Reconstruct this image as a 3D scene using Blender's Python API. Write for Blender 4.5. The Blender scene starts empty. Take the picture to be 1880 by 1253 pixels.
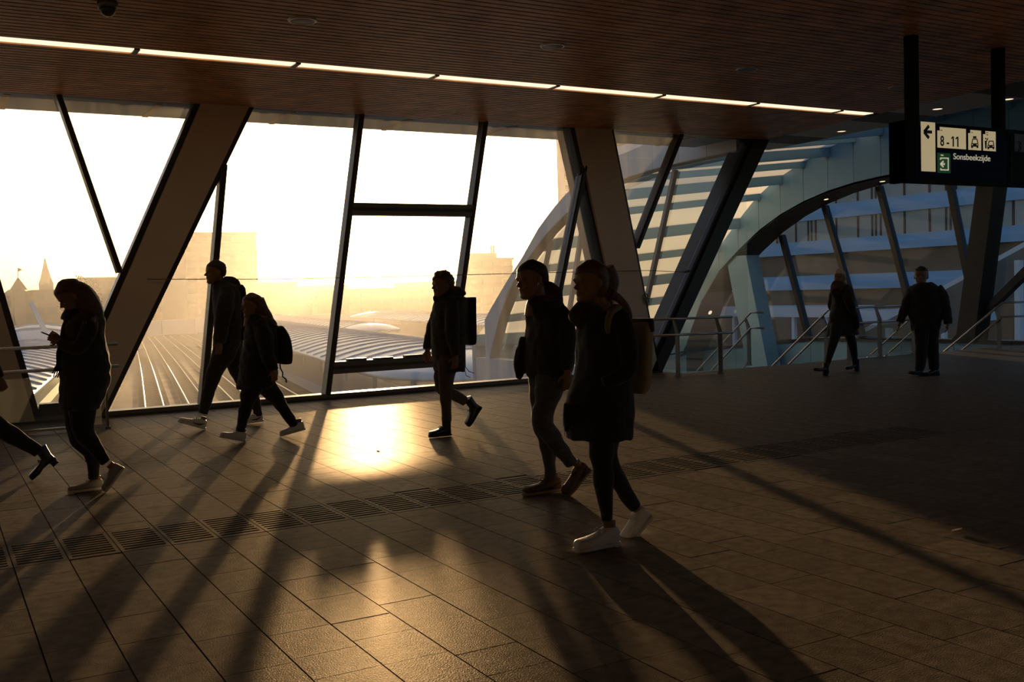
import bpy, math, random
import numpy as np
from mathutils import Vector, Matrix
from mathutils.kdtree import KDTree

# ---------------------------------------------------------------- camera
W_PX, H_PX, FOC, EYE = 1880.0, 1253.0, 1878.0, 1.52
YAW, PITCH, ROLL = math.radians(29.686), math.radians(-2.777), math.radians(-1.7045)
fwd = Vector((math.sin(YAW) * math.cos(PITCH), math.cos(YAW) * math.cos(PITCH), math.sin(PITCH)))
r0 = Vector((math.cos(YAW), -math.sin(YAW), 0.0))
u0 = r0.cross(fwd)
rgt = r0 * math.cos(ROLL) + u0 * math.sin(ROLL)
upv = u0 * math.cos(ROLL) - r0 * math.sin(ROLL)
EYEV = Vector((0, 0, EYE))
scene = bpy.context.scene
cam_data = bpy.data.cameras.new('camera')
cam_data.sensor_width = 36.0
cam_data.lens = 36.0 * FOC / W_PX
cam_data.clip_end = 3000
cam = bpy.data.objects.new('camera', cam_data)
scene.collection.objects.link(cam)
mw = Matrix((rgt, upv, -fwd)).transposed().to_4x4()
mw.translation = EYEV
cam.matrix_world = mw
scene.camera = cam

# ---------------------------------------------------------------- sky, sun, exposure
SUN_AZ, SUN_EL = math.radians(21.7), math.radians(3.15)
SUN_DIR = Vector((math.sin(SUN_AZ) * math.cos(SUN_EL), math.cos(SUN_AZ) * math.cos(SUN_EL), math.sin(SUN_EL)))
world = bpy.data.worlds.new('world')
scene.world = world
world.use_nodes = True
wn = world.node_tree
bg = wn.nodes['Background']
sky = wn.nodes.new('ShaderNodeTexSky')
sky.sky_type = 'NISHITA'
sky.sun_disc = False
sky.sun_elevation = SUN_EL
sky.sun_rotation = SUN_AZ
sky.air_density = 0.65
sky.dust_density = 1.8
sky.ozone_density = 2.0
wn.links.new(sky.outputs[0], bg.inputs['Color'])
bg.inputs['Strength'].default_value = 1.0
sun_data = bpy.data.lights.new('sun', 'SUN')
sun_data.energy = 46.0
sun_data.color = (1.0, 0.63, 0.30)
sun_data.angle = math.radians(0.6)
sun = bpy.data.objects.new('sun', sun_data)
scene.collection.objects.link(sun)
sun.rotation_euler = SUN_DIR.to_track_quat('Z', 'Y').to_euler()
sun.location = (20, 60, 30)
scene.view_settings.view_transform = 'Standard'
scene.view_settings.look = 'None'
scene.view_settings.gamma = 1.0
scene.view_settings.use_curve_mapping = False
scene.view_settings.exposure = -2.32
scene.cycles.max_bounces = 8
scene.cycles.transparent_max_bounces = 24
scene.cycles.caustics_reflective = False
scene.cycles.caustics_refractive = False
scene.cycles.sample_clamp_indirect = 4.0
scene.cycles.volume_bounces = 1

COL = scene.collection
rnd = random.Random(11)

# ---------------------------------------------------------------- pixel -> world on a plane that exists in the place
def ray(x, y):
    return fwd + rgt * ((x - W_PX / 2) / FOC) - upv * ((y - H_PX / 2) / FOC)
def onz(x, y, z=0.0):
    d = ray(x, y); return EYEV + d * ((z - EYE) / d.z)
def ony(x, y, Y):
    d = ray(x, y); return EYEV + d * (Y / d.y)
def onx(x, y, X):
    d = ray(x, y); return EYEV + d * (X / d.x)
def onv(x, y, p, n):
    d = ray(x, y); return EYEV + d * ((p - EYEV).dot(n) / d.dot(n))

# ---------------------------------------------------------------- materials
def nodes_of(name):
    m = bpy.data.materials.new(name); m.use_nodes = True
    return m, m.node_tree, m.node_tree.nodes['Principled BSDF']
def mat(name, col, rough=0.6, metal=0.0, vary=0.12, scale=6.0, bump=0.0, bscale=60.0, spec=0.5, coat=0.0, sheen=0.0, objvary=0.0, world=False, bdist=0.01):
    m, nt, b = nodes_of(name)
    tc = nt.nodes.new('ShaderNodeTexCoord') if not world else nt.nodes.new('ShaderNodeNewGeometry')
    crd = tc.outputs['Object' if not world else 'Position']
    nz = nt.nodes.new('ShaderNodeTexNoise'); nz.inputs['Scale'].default_value = scale; nz.inputs['Detail'].default_value = 5
    nt.links.new(crd, nz.inputs['Vector'])
    mr = nt.nodes.new('ShaderNodeMapRange')
    mr.inputs['From Min'].default_value = 0.3; mr.inputs['From Max'].default_value = 0.7
    mr.inputs['To Min'].default_value = 1 - vary; mr.inputs['To Max'].default_value = 1 + vary
    nt.links.new(nz.outputs['Fac'], mr.inputs['Value'])
    val = mr.outputs[0]
    if objvary:
        oi = nt.nodes.new('ShaderNodeObjectInfo')
        m2 = nt.nodes.new('ShaderNodeMapRange')
        m2.inputs['To Min'].default_value = 1 - objvary; m2.inputs['To Max'].default_value = 1 + objvary
        nt.links.new(oi.outputs['Random'], m2.inputs['Value'])
        mm = nt.nodes.new('ShaderNodeMath'); mm.operation = 'MULTIPLY'
        nt.links.new(val, mm.inputs[0]); nt.links.new(m2.outputs[0], mm.inputs[1]); val = mm.outputs[0]
    vm = nt.nodes.new('ShaderNodeVectorMath'); vm.operation = 'SCALE'
    vm.inputs[0].default_value = col
    nt.links.new(val, vm.inputs['Scale'])
    nt.links.new(vm.outputs[0], b.inputs['Base Color'])
    b.inputs['Roughness'].default_value = rough
    b.inputs['Metallic'].default_value = metal
    b.inputs['Specular IOR Level'].default_value = spec
    b.inputs['Coat Weight'].default_value = coat
    b.inputs['Sheen Weight'].default_value = sheen
    if bump:
        n2 = nt.nodes.new('ShaderNodeTexNoise'); n2.inputs['Scale'].default_value = bscale; n2.inputs['Detail'].default_value = 4
        nt.links.new(crd, n2.inputs['Vector'])
        bp = nt.nodes.new('ShaderNodeBump'); bp.inputs['Strength'].default_value = bump; bp.inputs['Distance'].default_value = bdist
        nt.links.new(n2.outputs['Fac'], bp.inputs['Height'])
        nt.links.new(bp.outputs[0], b.inputs['Normal'])
    return m
def sheen_stone(m, rough, gain):
    """worn stone: a diffuse slab with a weak polish that grows towards grazing view"""
    nt = m.node_tree; b = nt.nodes['Principled BSDF']; out = nt.nodes['Material Output']
    b.inputs['Specular IOR Level'].default_value = 0.0
    fr = nt.nodes.new('ShaderNodeFresnel'); fr.inputs['IOR'].default_value = 1.35
    mu = nt.nodes.new('ShaderNodeMath'); mu.operation = 'MULTIPLY'; mu.inputs[1].default_value = gain
    nt.links.new(fr.outputs[0], mu.inputs[0])
    gl = nt.nodes.new('ShaderNodeBsdfGlossy'); gl.inputs['Roughness'].default_value = rough; gl.inputs['Color'].default_value = (1, .91, .80, 1)
    for l in list(b.inputs['Normal'].links): nt.links.new(l.from_socket, gl.inputs['Normal'])
    mx = nt.nodes.new('ShaderNodeMixShader')
    nt.links.new(mu.outputs[0], mx.inputs[0]); nt.links.new(b.outputs[0], mx.inputs[1]); nt.links.new(gl.outputs[0], mx.inputs[2])
    nt.links.new(mx.outputs[0], out.inputs['Surface']); return m
def glass(name, tint=(1, 1, 1), dirt=0.05, refl=0.08, dirtcol=(0.9, 0.88, 0.85), scale=1.2):
    """thin pane: clear, a weak mirror, and dust that scatters light through it in streaks"""
    m = bpy.data.materials.new(name); m.use_nodes = True
    nt = m.node_tree; nt.nodes.clear()
    out = nt.nodes.new('ShaderNodeOutputMaterial')
    tr = nt.nodes.new('ShaderNodeBsdfTransparent'); tr.inputs[0].default_value = (*tint, 1)
    gl = nt.nodes.new('ShaderNodeBsdfGlossy'); gl.inputs['Roughness'].default_value = 0.02
    tl = nt.nodes.new('ShaderNodeBsdfTranslucent'); tl.inputs[0].default_value = (*dirtcol, 1)
    lw = nt.nodes.new('ShaderNodeLayerWeight'); lw.inputs['Blend'].default_value = 0.25
    mu = nt.nodes.new('ShaderNodeMath'); mu.operation = 'MULTIPLY'; mu.inputs[1].default_value = refl * 2.5
    nt.links.new(lw.outputs['Fresnel'], mu.inputs[0])
    m1 = nt.nodes.new('ShaderNodeMixShader')
    nt.links.new(mu.outputs[0], m1.inputs[0]); nt.links.new(tr.outputs[0], m1.inputs[1]); nt.links.new(gl.outputs[0], m1.inputs[2])
    tc = nt.nodes.new('ShaderNodeTexCoord')
    mp = nt.nodes.new('ShaderNodeMapping'); mp.inputs['Scale'].default_value = (scale * 4, scale * 4, scale * 0.5)
    nz = nt.nodes.new('ShaderNodeTexNoise'); nz.inputs['Scale'].default_value = 1.0; nz.inputs['Detail'].default_value = 8
    nt.links.new(tc.outputs['Object'], mp.inputs[0]); nt.links.new(mp.outputs[0], nz.inputs['Vector'])
    mr = nt.nodes.new('ShaderNodeMapRange')
    mr.inputs['From Min'].default_value = 0.3; mr.inputs['From Max'].default_value = 0.75
    mr.inputs['To Min'].default_value = dirt * 0.5; mr.inputs['To Max'].default_value = dirt * 1.6
    nt.links.new(nz.outputs['Fac'], mr.inputs[0])
    m2 = nt.nodes.new('ShaderNodeMixShader')
    nt.links.new(mr.outputs[0], m2.inputs[0]); nt.links.new(m1.outputs[0], m2.inputs[1]); nt.links.new(tl.outputs[0], m2.inputs[2])
    nt.links.new(m2.outputs[0], out.inputs[0])
    return m
def emit(name, col, strength):
    m, nt, b = nodes_of(name)
    b.inputs['Base Color'].default_value = (*col, 1)
    b.inputs['Emission Color'].default_value = (*col, 1)
    b.inputs['Emission Strength'].default_value = strength
    return m

# ---------------------------------------------------------------- mesh helper
class MB:
    def __init__(s): s.v = []; s.f = []
    def add(s, vs, fs):
        o = len(s.v); s.v += [tuple(x) for x in vs]; s.f += [tuple(i + o for i in f) for f in fs]; return s
    def box(s, x0, x1, y0, y1, z0, z1):
        vs = [(x, y, z) for z in (z0, z1) for y in (y0, y1) for x in (x0, x1)]
        return s.add(vs, [(0, 2, 3, 1), (4, 5, 7, 6), (0, 1, 5, 4), (2, 6, 7, 3), (0, 4, 6, 2), (1, 3, 7, 5)])
    def prism(s, poly, off):
        """poly: 3-d points of one face, off: vector of extrusion"""
        n = len(poly); a = [Vector(p) for p in poly]; b = [p + Vector(off) for p in a]
        fs = [tuple(range(n - 1, -1, -1)), tuple(range(n, 2 * n))] + [(i, (i + 1) % n, n + (i + 1) % n, n + i) for i in range(n)]
        return s.add(a + b, fs)
    def bar(s, p, q, wx, wy, up=(0, 0, 1)):
        """square bar from p to q; wx, wy full widths"""
        p, q = Vector(p), Vector(q); d = (q - p).normalized(); up = Vector(up)
        if abs(d.dot(up)) > 0.97: up = Vector((0, 1, 0))
        a = d.cross(up).normalized() * wx / 2; b = a.cross(d).normalized() * wy / 2
        vs = [p - a - b, p + a - b, p + a + b, p - a + b, q - a - b, q + a - b, q + a + b, q - a + b]
        return s.add(vs, [(3, 2, 1, 0), (4, 5, 6, 7), (0, 1, 5, 4), (1, 2, 6, 5), (2, 3, 7, 6), (3, 0, 4, 7)])
    def tube(s, pts, r, n=10, cap=True):
        pts = [Vector(p) for p in pts]; rs = r if isinstance(r, (list, tuple)) else [r] * len(pts)
        rings = []; t_prev = None; a = None
        for i, p in enumerate(pts):
            t = (pts[min(i + 1, len(pts) - 1)] - pts[max(i - 1, 0)])
            t = t.normalized() if t.length > 1e-9 else Vector((0, 0, 1))
            if a is None:
                h = Vector((0, 0, 1)) if abs(t.z) < 0.9 else Vector((1, 0, 0)); a = t.cross(h).normalized()
            else:
                a = (a - t * a.dot(t)); a = a.normalized() if a.length > 1e-6 else t.orthogonal().normalized()
            b = t.cross(a)
            rings.append([p + (a * math.cos(2 * math.pi * k / n) + b * math.sin(2 * math.pi * k / n)) * rs[i] for k in range(n)])
        return s.rings(rings, cap)
    def rings(s, rings, cap=True):
        n = len(rings[0]); vs = [p for r in rings for p in r]; fs = []
        for i in range(len(rings) - 1):
            for k in range(n):
                fs.append((i * n + k, i * n + (k + 1) % n, (i + 1) * n + (k + 1) % n, (i + 1) * n + k))
        if cap:
            fs.append(tuple(range(n - 1, -1, -1))); fs.append(tuple((len(rings) - 1) * n + k for k in range(n)))
        return s.add(vs, fs)
    def ell(s, c, ax, n=14, m=9):
        """ellipsoid, ax = three axis vectors"""
        c = Vector(c); ax = [Vector(a) for a in ax]; rings = []
        for i in range(1, m):
            th = math.pi * i / m
            rings.append([c - ax[2] * math.cos(th) + (ax[0] * math.cos(2 * math.pi * k / n) + ax[1] * math.sin(2 * math.pi * k / n)) * math.sin(th) for k in range(n)])
        return s.rings(rings)
    def lathe(s, c, prof, n=24):
        c = Vector(c)
        return s.rings([[c + Vector((r * math.cos(2 * math.pi * k / n), r * math.sin(2 * math.pi * k / n), z)) for k in range(n)] for r, z in prof])
    def mesh(s, name):
        me = bpy.data.meshes.new(name); me.from_pydata([tuple(v) for v in s.v], [], s.f); me.update(); return me
    def build(s, name, material, parent=None, smooth=False, kind=None, label=None, cat=None, group=None):
        return link(name, s.mesh(name), material, parent, smooth, kind, label, cat, group)
def link(name, me, material, parent=None, smooth=False, kind=None, label=None, cat=None, group=None):
    o = bpy.data.objects.new(name, me); COL.objects.link(o)
    if material is not None and not me.materials: me.materials.append(material)
    if parent is not None: o.parent = parent
    if smooth:
        for p in me.polygons: p.use_smooth = True
    tag(o, label, cat, group, kind); return o
def tag(o, label=None, cat=None, group=None, kind=None):
    if label: o['label'] = label
    if cat: o['category'] = cat
    if group: o['group'] = group
    if kind: o['kind'] = kind
    return o
def empty(name, loc=(0, 0, 0), label=None, cat=None, group=None, kind=None):
    o = bpy.data.objects.new(name, None); COL.objects.link(o); o.location = loc
    bpy.context.view_layer.update()
    return tag(o, label, cat, group, kind)
def kids(o):
    return [c for c in COL.objects if c.parent == o]

# ---------------------------------------------------------------- material table
M = {
 'slab': mat('slab_stone', (0.225, 0.195, 0.16), 0.38, vary=0.25, scale=14, bump=0.55, bscale=130, objvary=0.14, spec=0.14, world=True, bdist=0.004),
 'joint': mat('joint_mortar', (0.05, 0.045, 0.04), 0.9),
 'tactile': mat('tactile_stone', (0.185, 0.16, 0.132), 0.5, spec=0.14, vary=0.15, bump=0.5, bscale=130, objvary=0.08, world=True, bdist=0.004),
 'wood': mat('ceiling_wood', (0.60, 0.29, 0.125), 0.40, vary=0.35, scale=3, objvary=0.1),
 'black': mat('black_void', (0.012, 0.011, 0.010), 0.8),
 'white_panel': mat('white_panel', (0.42, 0.52, 0.60), 0.4, vary=0.05, scale=2),
 'soffit': mat('soffit_panel', (0.50, 0.50, 0.48), 0.45, vary=0.08, scale=2),
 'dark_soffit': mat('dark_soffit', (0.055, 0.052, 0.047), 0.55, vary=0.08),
 'frame': mat('frame_metal', (0.13, 0.12, 0.105), 0.38, 0.4, vary=0.08),
 'frame_dark': mat('frame_dark', (0.04, 0.037, 0.034), 0.35, 0.3, vary=0.08),
 'pillar': mat('pillar_cladding', (0.66, 0.56, 0.46), 0.5, vary=0.06, scale=1.5),
 'steel': mat('brushed_steel', (0.55, 0.52, 0.48), 0.3, 1.0, vary=0.08, scale=12),
 'steel_dark': mat('dark_steel', (0.20, 0.185, 0.165), 0.4, 0.8, vary=0.1),
 'wall': mat('plaster_wall', (0.16, 0.145, 0.125), 0.8, vary=0.06),
 'pane': glass('dusty_pane', (0.97, 0.97, 0.95), 0.02, 0.10),
 'pane_side': glass('side_pane', (0.92, 0.95, 0.97), 0.006, 0.12),
 'pane_rail': glass('rail_glass', (0.86, 0.9, 0.88), 0.01, 0.14),
}
sheen_stone(M['slab'], 0.34, 0.155)
sheen_stone(M['tactile'], 0.38, 0.2)
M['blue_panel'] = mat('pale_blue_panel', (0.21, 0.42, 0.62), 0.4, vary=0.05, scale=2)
M['shell'] = mat('arch_shell_white', (0.80, 0.81, 0.82), 0.4, vary=0.04, scale=2)
# ================================================================ THE HALL
YW, ZC = 14.6, 4.24           # window wall plane, ceiling height
FLOOR_Y1 = 14.10              # edge of the floor above the stairs
def ceil_x(Y): return 13.91 - 0.088 * (14.58 - Y)

# ---------------------------------------------------------------- floor
fb = MB()
fb.box(-14, 11.45, -7, 14.78, -0.5, -0.014)
fb.box(11.45, 21.4, -7, FLOOR_Y1, -0.5, -0.014)
floor = fb.build('floor', M['joint'], kind='structure', label='brown stone slab floor of the station hall')
COLW, COL0 = 0.298, 0.363
slabs = []
def in_view(P):
    d = P - EYEV; z = d.dot(fwd)
    if z < 0.2: return None
    x = W_PX / 2 + FOC * d.dot(rgt) / z; y = H_PX / 2 - FOC * d.dot(upv) / z
    return (x, y, z) if -20 < x < W_PX + 20 and -20 < y < H_PX + 20 else None
srnd = random.Random(5)
for k in range(-48, 71):
    x0 = COL0 + k * COLW
    for ya, yb in ((-6.9, 6.565), (7.225, 14.74 if x0 < 11.3 else FLOOR_Y1 - 0.02)):
        y = ya - srnd.random() * 0.4
        while y < yb - 0.02:
            L = srnd.choice((0.28, 0.28, 0.35, 0.42, 0.42, 0.5, 0.6))
            a, b = max(y, ya), min(y + L, yb); y += L
            if b - a > 0.05: slabs.append((x0, a, b))
def slab_size(s):
    p = in_view(Vector((s[0] + COLW / 2, (s[1] + s[2]) / 2, 0)))
    return 0 if p is None else (s[2] - s[1]) / p[2] ** 3
slabs.sort(key=slab_size, reverse=True)
GAP = 0.0035
unit = MB().box(-0.5, 0.5, -0.5, 0.5, -0.014, 0).mesh('paving_slab'); unit.materials.append(M['slab'])
rest = MB()
for i, (x0, a, b) in enumerate(slabs):
    cx, cy, w, l = x0 + COLW / 2, (a + b) / 2, COLW - 2 * GAP, b - a - GAP
    dz = srnd.uniform(-0.0012, 0.0)
    if i < 300:
        o = link('paving_slab', unit, None, floor); o.location = (cx, cy, dz); o.scale = (w, l, 1)
    else:
        rest.box(cx - w / 2, cx + w / 2, cy - l / 2, cy + l / 2, -0.014, dz)
rest.build('paving', M['slab'], floor, kind='stuff')
# grooved guidance strip
tm = MB(); tw, tl = COLW - 0.006, 0.645
tm.box(-tw / 2, tw / 2, -tl / 2, tl / 2, -0.02, -0.009)
for s in (-1, 1):
    tm.box(s * tw / 2 - (0.022 if s > 0 else 0), s * tw / 2 + (0.022 if s < 0 else 0), -tl / 2, tl / 2, -0.009, 0)
NG = 10
yy = np.linspace(-tl / 2, tl / 2, NG + 1)
for i in range(NG):
    tm.box(-tw / 2 + 0.022, tw / 2 - 0.022, yy[i] + (0.016 if i else 0), yy[i + 1] - (0.016 if i < NG - 1 else 0), -0.009, 0)
tme = tm.mesh('tactile_slab'); tme.materials.append(M['tactile'])
for k in range(-6, 28):
    o = link('tactile_slab', tme, None, floor); o.location = (COL0 + (k + 0.5) * COLW, 6.895, 0)
fr = MB()
for k in list(range(-48, -6)) + list(range(28, 71)):
    fr.box(COL0 + k * COLW + GAP, COL0 + (k + 1) * COLW - GAP, 6.57, 7.22, -0.014, 0)
fr.build('paving_band', M['slab'], floor, kind='stuff')
# small dry leaf and litter on the slabs
for px, py, s, m, lab, nm in ((1757, 976, 0.05, 'leaf', 'dry curled leaf lying on the dark paving', 'fallen_leaf'), (694, 824, 0.022, 'litter', 'tiny dark scrap lying in the sun glare', 'paper_scrap')):
    c = onz(px, py, 0.003); g = MB()
    prof = [(-1, 0, .1), (-.5, .32, .25), (.1, .42, .12), (.6, .25, .3), (1, 0, .45)]
    top = [c + Vector((a * s, b * s, h * s * .6)) for a, b, h in prof] + [c + Vector((a * s, -b * s, h * s * .5 + .004)) for a, b, h in reversed(prof[1:-1])]
    g.prism(top, (0, 0, 0.002))
    g.build(nm, mat(nm + '_material', (0.45, 0.33, 0.2) if m == 'leaf' else (0.04, 0.035, 0.03), 0.7), label=lab, cat='leaf' if m == 'leaf' else 'litter')

# ---------------------------------------------------------------- ceiling
cb = MB()
cb.prism([(-14, -7, 4.31), (ceil_x(-7), -7, 4.31), (ceil_x(14.7), 14.7, 4.31), (-14, 14.7, 4.31)], (0, 0, 0.35))
ceiling = cb.build('ceiling', M['black'], kind='structure', label='dark slatted wooden ceiling of the hall')
PITCH_S, SL = 0.122, 0.09
LED_Y, LED_W = 11.76, 0.2
y = 14.52
while y > -0.6:
    if abs(y - SL / 2 - LED_Y) > (LED_W + SL) / 2 - 0.01:
        g = MB()
        g.prism([(-12, y - SL, ZC), (ceil_x(y - SL), y - SL, ZC), (ceil_x(y), y, ZC), (-12, y, ZC)], (0, 0, 0.045))
        g.build('slat', M['wood'], ceiling)
    y -= PITCH_S
g = MB(); g.box(-14, 14, 14.52, 14.78, ZC + 0.02, ZC + 0.1); g.build('edge_trim', M['frame'], ceiling)
# roof overhang outside the glass, seen through its top
ev = MB(); ev.box(-14, 13.4, 14.80, 15.95, 4.27, 4.62)
ev.build('roof_overhang', M['white_panel'], ceiling)
for k in range(-4, 8):
    g = MB(); g.box(-0.9 + k * 1.9, -0.82 + k * 1.9, 14.82, 15.93, 4.255, 4.27); g.build('overhang_rib', M['pillar'], ceiling)
# white soffit strip beside the stairwell
sf = MB()
ceiling_trim = empty('trim_1', (14.4, 11, ZC), 'grey soffit strip along the end of the wooden ceiling', kind='structure')
ys = np.linspace(4.0, 15.6, 15)
for i in range(len(ys) - 1):
    a, b = ys[i], ys[i + 1]
    g = MB(); g.prism([(ceil_x(a) + .02, a + .004, ZC), (14.75 + (a - 9.7) * .05, a + .004, ZC), (14.75 + (b - 9.7) * .05, b - .004, ZC), (ceil_x(b) + .02, b - .004, ZC)], (0, 0, 0.05))
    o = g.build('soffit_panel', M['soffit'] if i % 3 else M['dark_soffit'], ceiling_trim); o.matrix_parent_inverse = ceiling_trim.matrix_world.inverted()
g = MB(); g.prism([(14.70 + (4 - 9.7) * .05, 4, ZC + .05), (14.74 + (4 - 9.7) * .05, 4, ZC + .05), (14.74 + 5.9 * .05, 15.6, ZC + .05), (14.70 + 5.9 * .05, 15.6, ZC + .05)], (0, 0, 0.85))
o = g.build('fascia', M['white_panel'], ceiling_trim); o.matrix_parent_inverse = ceiling_trim.matrix_world.inverted()

# ---------------------------------------------------------------- ceiling fittings
led = emit('led_diffuser', (1.0, 0.80, 0.52), 7.0)
edges = [2.107 + 1.79 * k for k in range(-3, 7)] + [13.6]
labs = ['hidden end length of the long ceiling light line', 'ceiling light length beyond the left picture edge', 'glowing ceiling light length cut by the left picture edge', 'ceiling light length above the left slanted pillar', 'ceiling light length above the left half of the framed window', 'ceiling light length above the right half of the framed window', 'ceiling light length above the slanted pillar beside the couple', 'ceiling light length third from the stairwell end, right of the couple', 'ceiling light length second from the stairwell end', 'last short ceiling light length next to the stairwell soffit']
for i in range(len(edges) - 1):
    a, b = edges[i] + 0.03, edges[i + 1] - 0.03
    if i == 0: continue
    e = empty('linear_ceiling_light', ((a + b) / 2, LED_Y, ZC), labs[i], 'ceiling light', 'lengths of the ceiling light line')
    h = MB(); hw = (b - a) / 2
    h.box(-hw - .03, hw + .03, -LED_W / 2, LED_W / 2, 0.03, 0.07); h.box(-hw - .03, -hw, -LED_W / 2, LED_W / 2, 0, 0.03); h.box(hw, hw + .03, -LED_W / 2, LED_W / 2, 0, 0.03)
    h.build('housing', M['frame_dark'], e)
    d = MB(); d.box(-hw, hw, -LED_W / 2 + .01, LED_W / 2 - .01, 0.012, 0.03); d.build('diffuser', led, e)
for (px, py), lab in zip(((555, 37), (1015, 84), (1372, 127), (1650, 160)), ('round ceiling loudspeaker nearest the left', 'round ceiling loudspeaker above the couple', 'round ceiling loudspeaker above the stairs railing', 'round ceiling loudspeaker beside the sign hanger')):
    p = onz(px, py, ZC); p.z = ZC
    e = empty('ceiling_speaker', p, lab, 'speaker', 'round ceiling speakers')
    MB().lathe((0, 0, 0), [(0.005, -0.012), (0.11, -0.012), (0.115, -0.01)], 28).build('grille', M['steel_dark'], e, True)
    MB().lathe((0, 0, 0), [(0.115, -0.004), (0.118, -0.014), (0.14, -0.012), (0.145, 0.0), (0.145, 0.02)], 28).build('rim', M['steel'], e, True)
p = onz(197, 3, ZC); p.z = ZC
e = empty('dome_camera', p, 'dark dome security camera hanging from the slats', 'camera')
MB().lathe((0, 0, 0), [(0.085, 0.0), (0.09, -0.02), (0.09, -0.055), (0.075, -0.06)], 24).build('housing', M['steel_dark'], e, True)
MB().lathe((0, 0, 0), [(0.073, -0.055), (0.07, -0.085), (0.05, -0.115), (0.02, -0.132), (0.003, -0.135)], 24).build('dome', mat('dome_plastic', (0.03, 0.028, 0.026), 0.08, coat=0.5), e, True)
dl = emit('downlight_glow', (1.0, 0.78, 0.5), 7.0)
for (px, py), lab in zip(((1545, 241), (1721, 200), (1851, 182)), ('small downlight in soffit nearest the slanted pillar', 'small downlight in soffit just above the direction sign', 'small downlight in soffit at the right picture edge')):
    p = onz(px, py, ZC); p.z = ZC
    e = empty('soffit_downlight', p, lab, 'downlight', 'downlights in the soffit')
    MB().lathe((0, 0, 0), [(0.075, -0.001), (0.08, -0.008), (0.105, -0.006), (0.108, 0.0)], 24).build('rim', M['steel'], e, True)
    MB().lathe((0, 0, 0), [(0.004, -0.003), (0.074, -0.003), (0.075, 0.0)], 24).build('lamp_face', dl, e)

# ---------------------------------------------------------------- window wall
wall = empty('wall_back', (0, YW, 0), 'glazed wall with slanting pillars and mullions facing the low sun', kind='structure')
def wp(mb, name, m, smooth=False):
    o = mb.build(name, m, wall, smooth); o.matrix_parent_inverse = wall.matrix_world.inverted(); return o
def xz(pts, Y): return [(x, Y, z) for x, z in pts]
def pillar(xl0, xr0, xl1, xr1, z0=0.0, z1=4.28, m='pillar'):
    w = 0.085
    d0, d1 = (xr0 - xl0), (xr1 - xl1)
    wp(MB().prism(xz([(xl0 + w, z0), (xr0 - w, z0), (xr1 - w, z1), (xl1 + w, z1)], 14.47), (0, 0.62, 0)), 'pillar', M[m])
    for a, b in ((xl0, xl1), (xr0 - w, xr1 - w)):
        wp(MB().prism(xz([(a, z0), (a + w - .004, z0), (b + w - .004, z1), (b, z1)], 14.53), (0, 0.22, 0)), 'pillar_frame', M['frame_dark'])
def mullion(a, b, w=0.085):
    """a, b: (x, z) of the axis"""
    d = Vector((b[0] - a[0], 0, b[1] - a[1])); n = Vector((d.z, 0, -d.x)).normalized() * (w / 2)
    A, B = Vector((a[0], 14.50, a[1])), Vector((b[0], 14.50, b[1]))
    wp(MB().prism([A - n, A + n, B + n, B - n], (0, 0.19, 0)), 'mullion', M['frame'])
    n2 = n * 0.5
    wp(MB().prism([A - n2 - Vector((0, .03, 0)), A + n2 - Vector((0, .03, 0)), B + n2 - Vector((0, .03, 0)), B - n2 - Vector((0, .03, 0))], (0, 0.03, 0)), 'mullion_cap', M['frame_dark'])
def pane(pts):
    wp(MB().prism(xz(pts, 14.60), (0, 0.014, 0)), 'pane', M['pane'])
ZT = 4.25
def bay(s, full=True):
    """one repeat of the wall, from the V foot at x=1.35+s to the V foot at 11.1+s"""
    pillar(1.40 + s, 2.00 + s, 3.36 + s, 4.20 + s)          # leans right
    pillar(10.52 + s, 11.33 + s, 9.52 + s, 10.42 + s)        # leans left
    mullion((3.72 + s, 3.42), (3.28 + s, .06)); mullion((5.80 + s, ZT), (5.10 + s, .06)); mullion((7.91 + s, ZT), (7.10 + s, .06)); mullion((9.80 + s, 3.6), (8.84 + s, .06))
    pane([(2.07 + s, .08), (3.28 + s, .08), (3.72 + s, 3.4)])
    pane([(3.28 + s, .08), (5.1 + s, .08), (5.8 + s, ZT), (4.18 + s, ZT), (3.72 + s, 3.4)])
    def bx(z): return 5.10 + s + (z - .06) * 0.167
    def cx(z): return 7.10 + s + (z - .06) * 0.193
    for za, zb in ((0.08, 0.37), (0.55, 2.735), (2.915, ZT)):
        pane([(bx(za), za), (cx(za), za), (cx(zb), zb), (bx(zb), zb)])
    for za, zb in ((0.37, 0.55), (2.735, 2.915)):
        wp(MB().prism(xz([(bx(za), za), (cx(za), za), (cx(zb), zb), (bx(zb), zb)], 14.48), (0, 0.2, 0)), 'transom', M['frame'])
        wp(MB().prism(xz([(bx(za), (za + zb) / 2 - .02), (cx(za), (za + zb) / 2 - .02), (cx(za), (za + zb) / 2 + .02), (bx(za), (za + zb) / 2 + .02)], 14.46), (0, 0.02, 0)), 'transom_groove', M['frame_dark'])
    if s == 0:
        for xa, xb, zz in ((5.42, 5.72, .575), (5.85, 6.15, .565), (6.35, 6.75, .575)):
            wp(MB().box(xa, xb, 14.46, 14.56, .55, zz + .012), 'hinge', M['frame_dark'])
    pane([(7.10 + s, .08), (8.84 + s, .08), (9.80 + s, 3.6), (9.53 + s, ZT), (7.91 + s, ZT)])
    pane([(8.84 + s, .08), (10.52 + s, .08), (9.72 + s, 3.55)])
bay(0.0)
bay(-10.1)
mullion((1.62, ZT), (2.27, 1.93), 0.07)
mullion((1.62 - 10.1, ZT), (2.27 - 10.1, 1.93), 0.07)
pane([(.34, ZT), (1.62, ZT), (2.27, 1.93), (1.47, .24), (1.22, .24)])
pane([(1.62, ZT), (3.33, ZT), (2.27, 1.93)])
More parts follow.
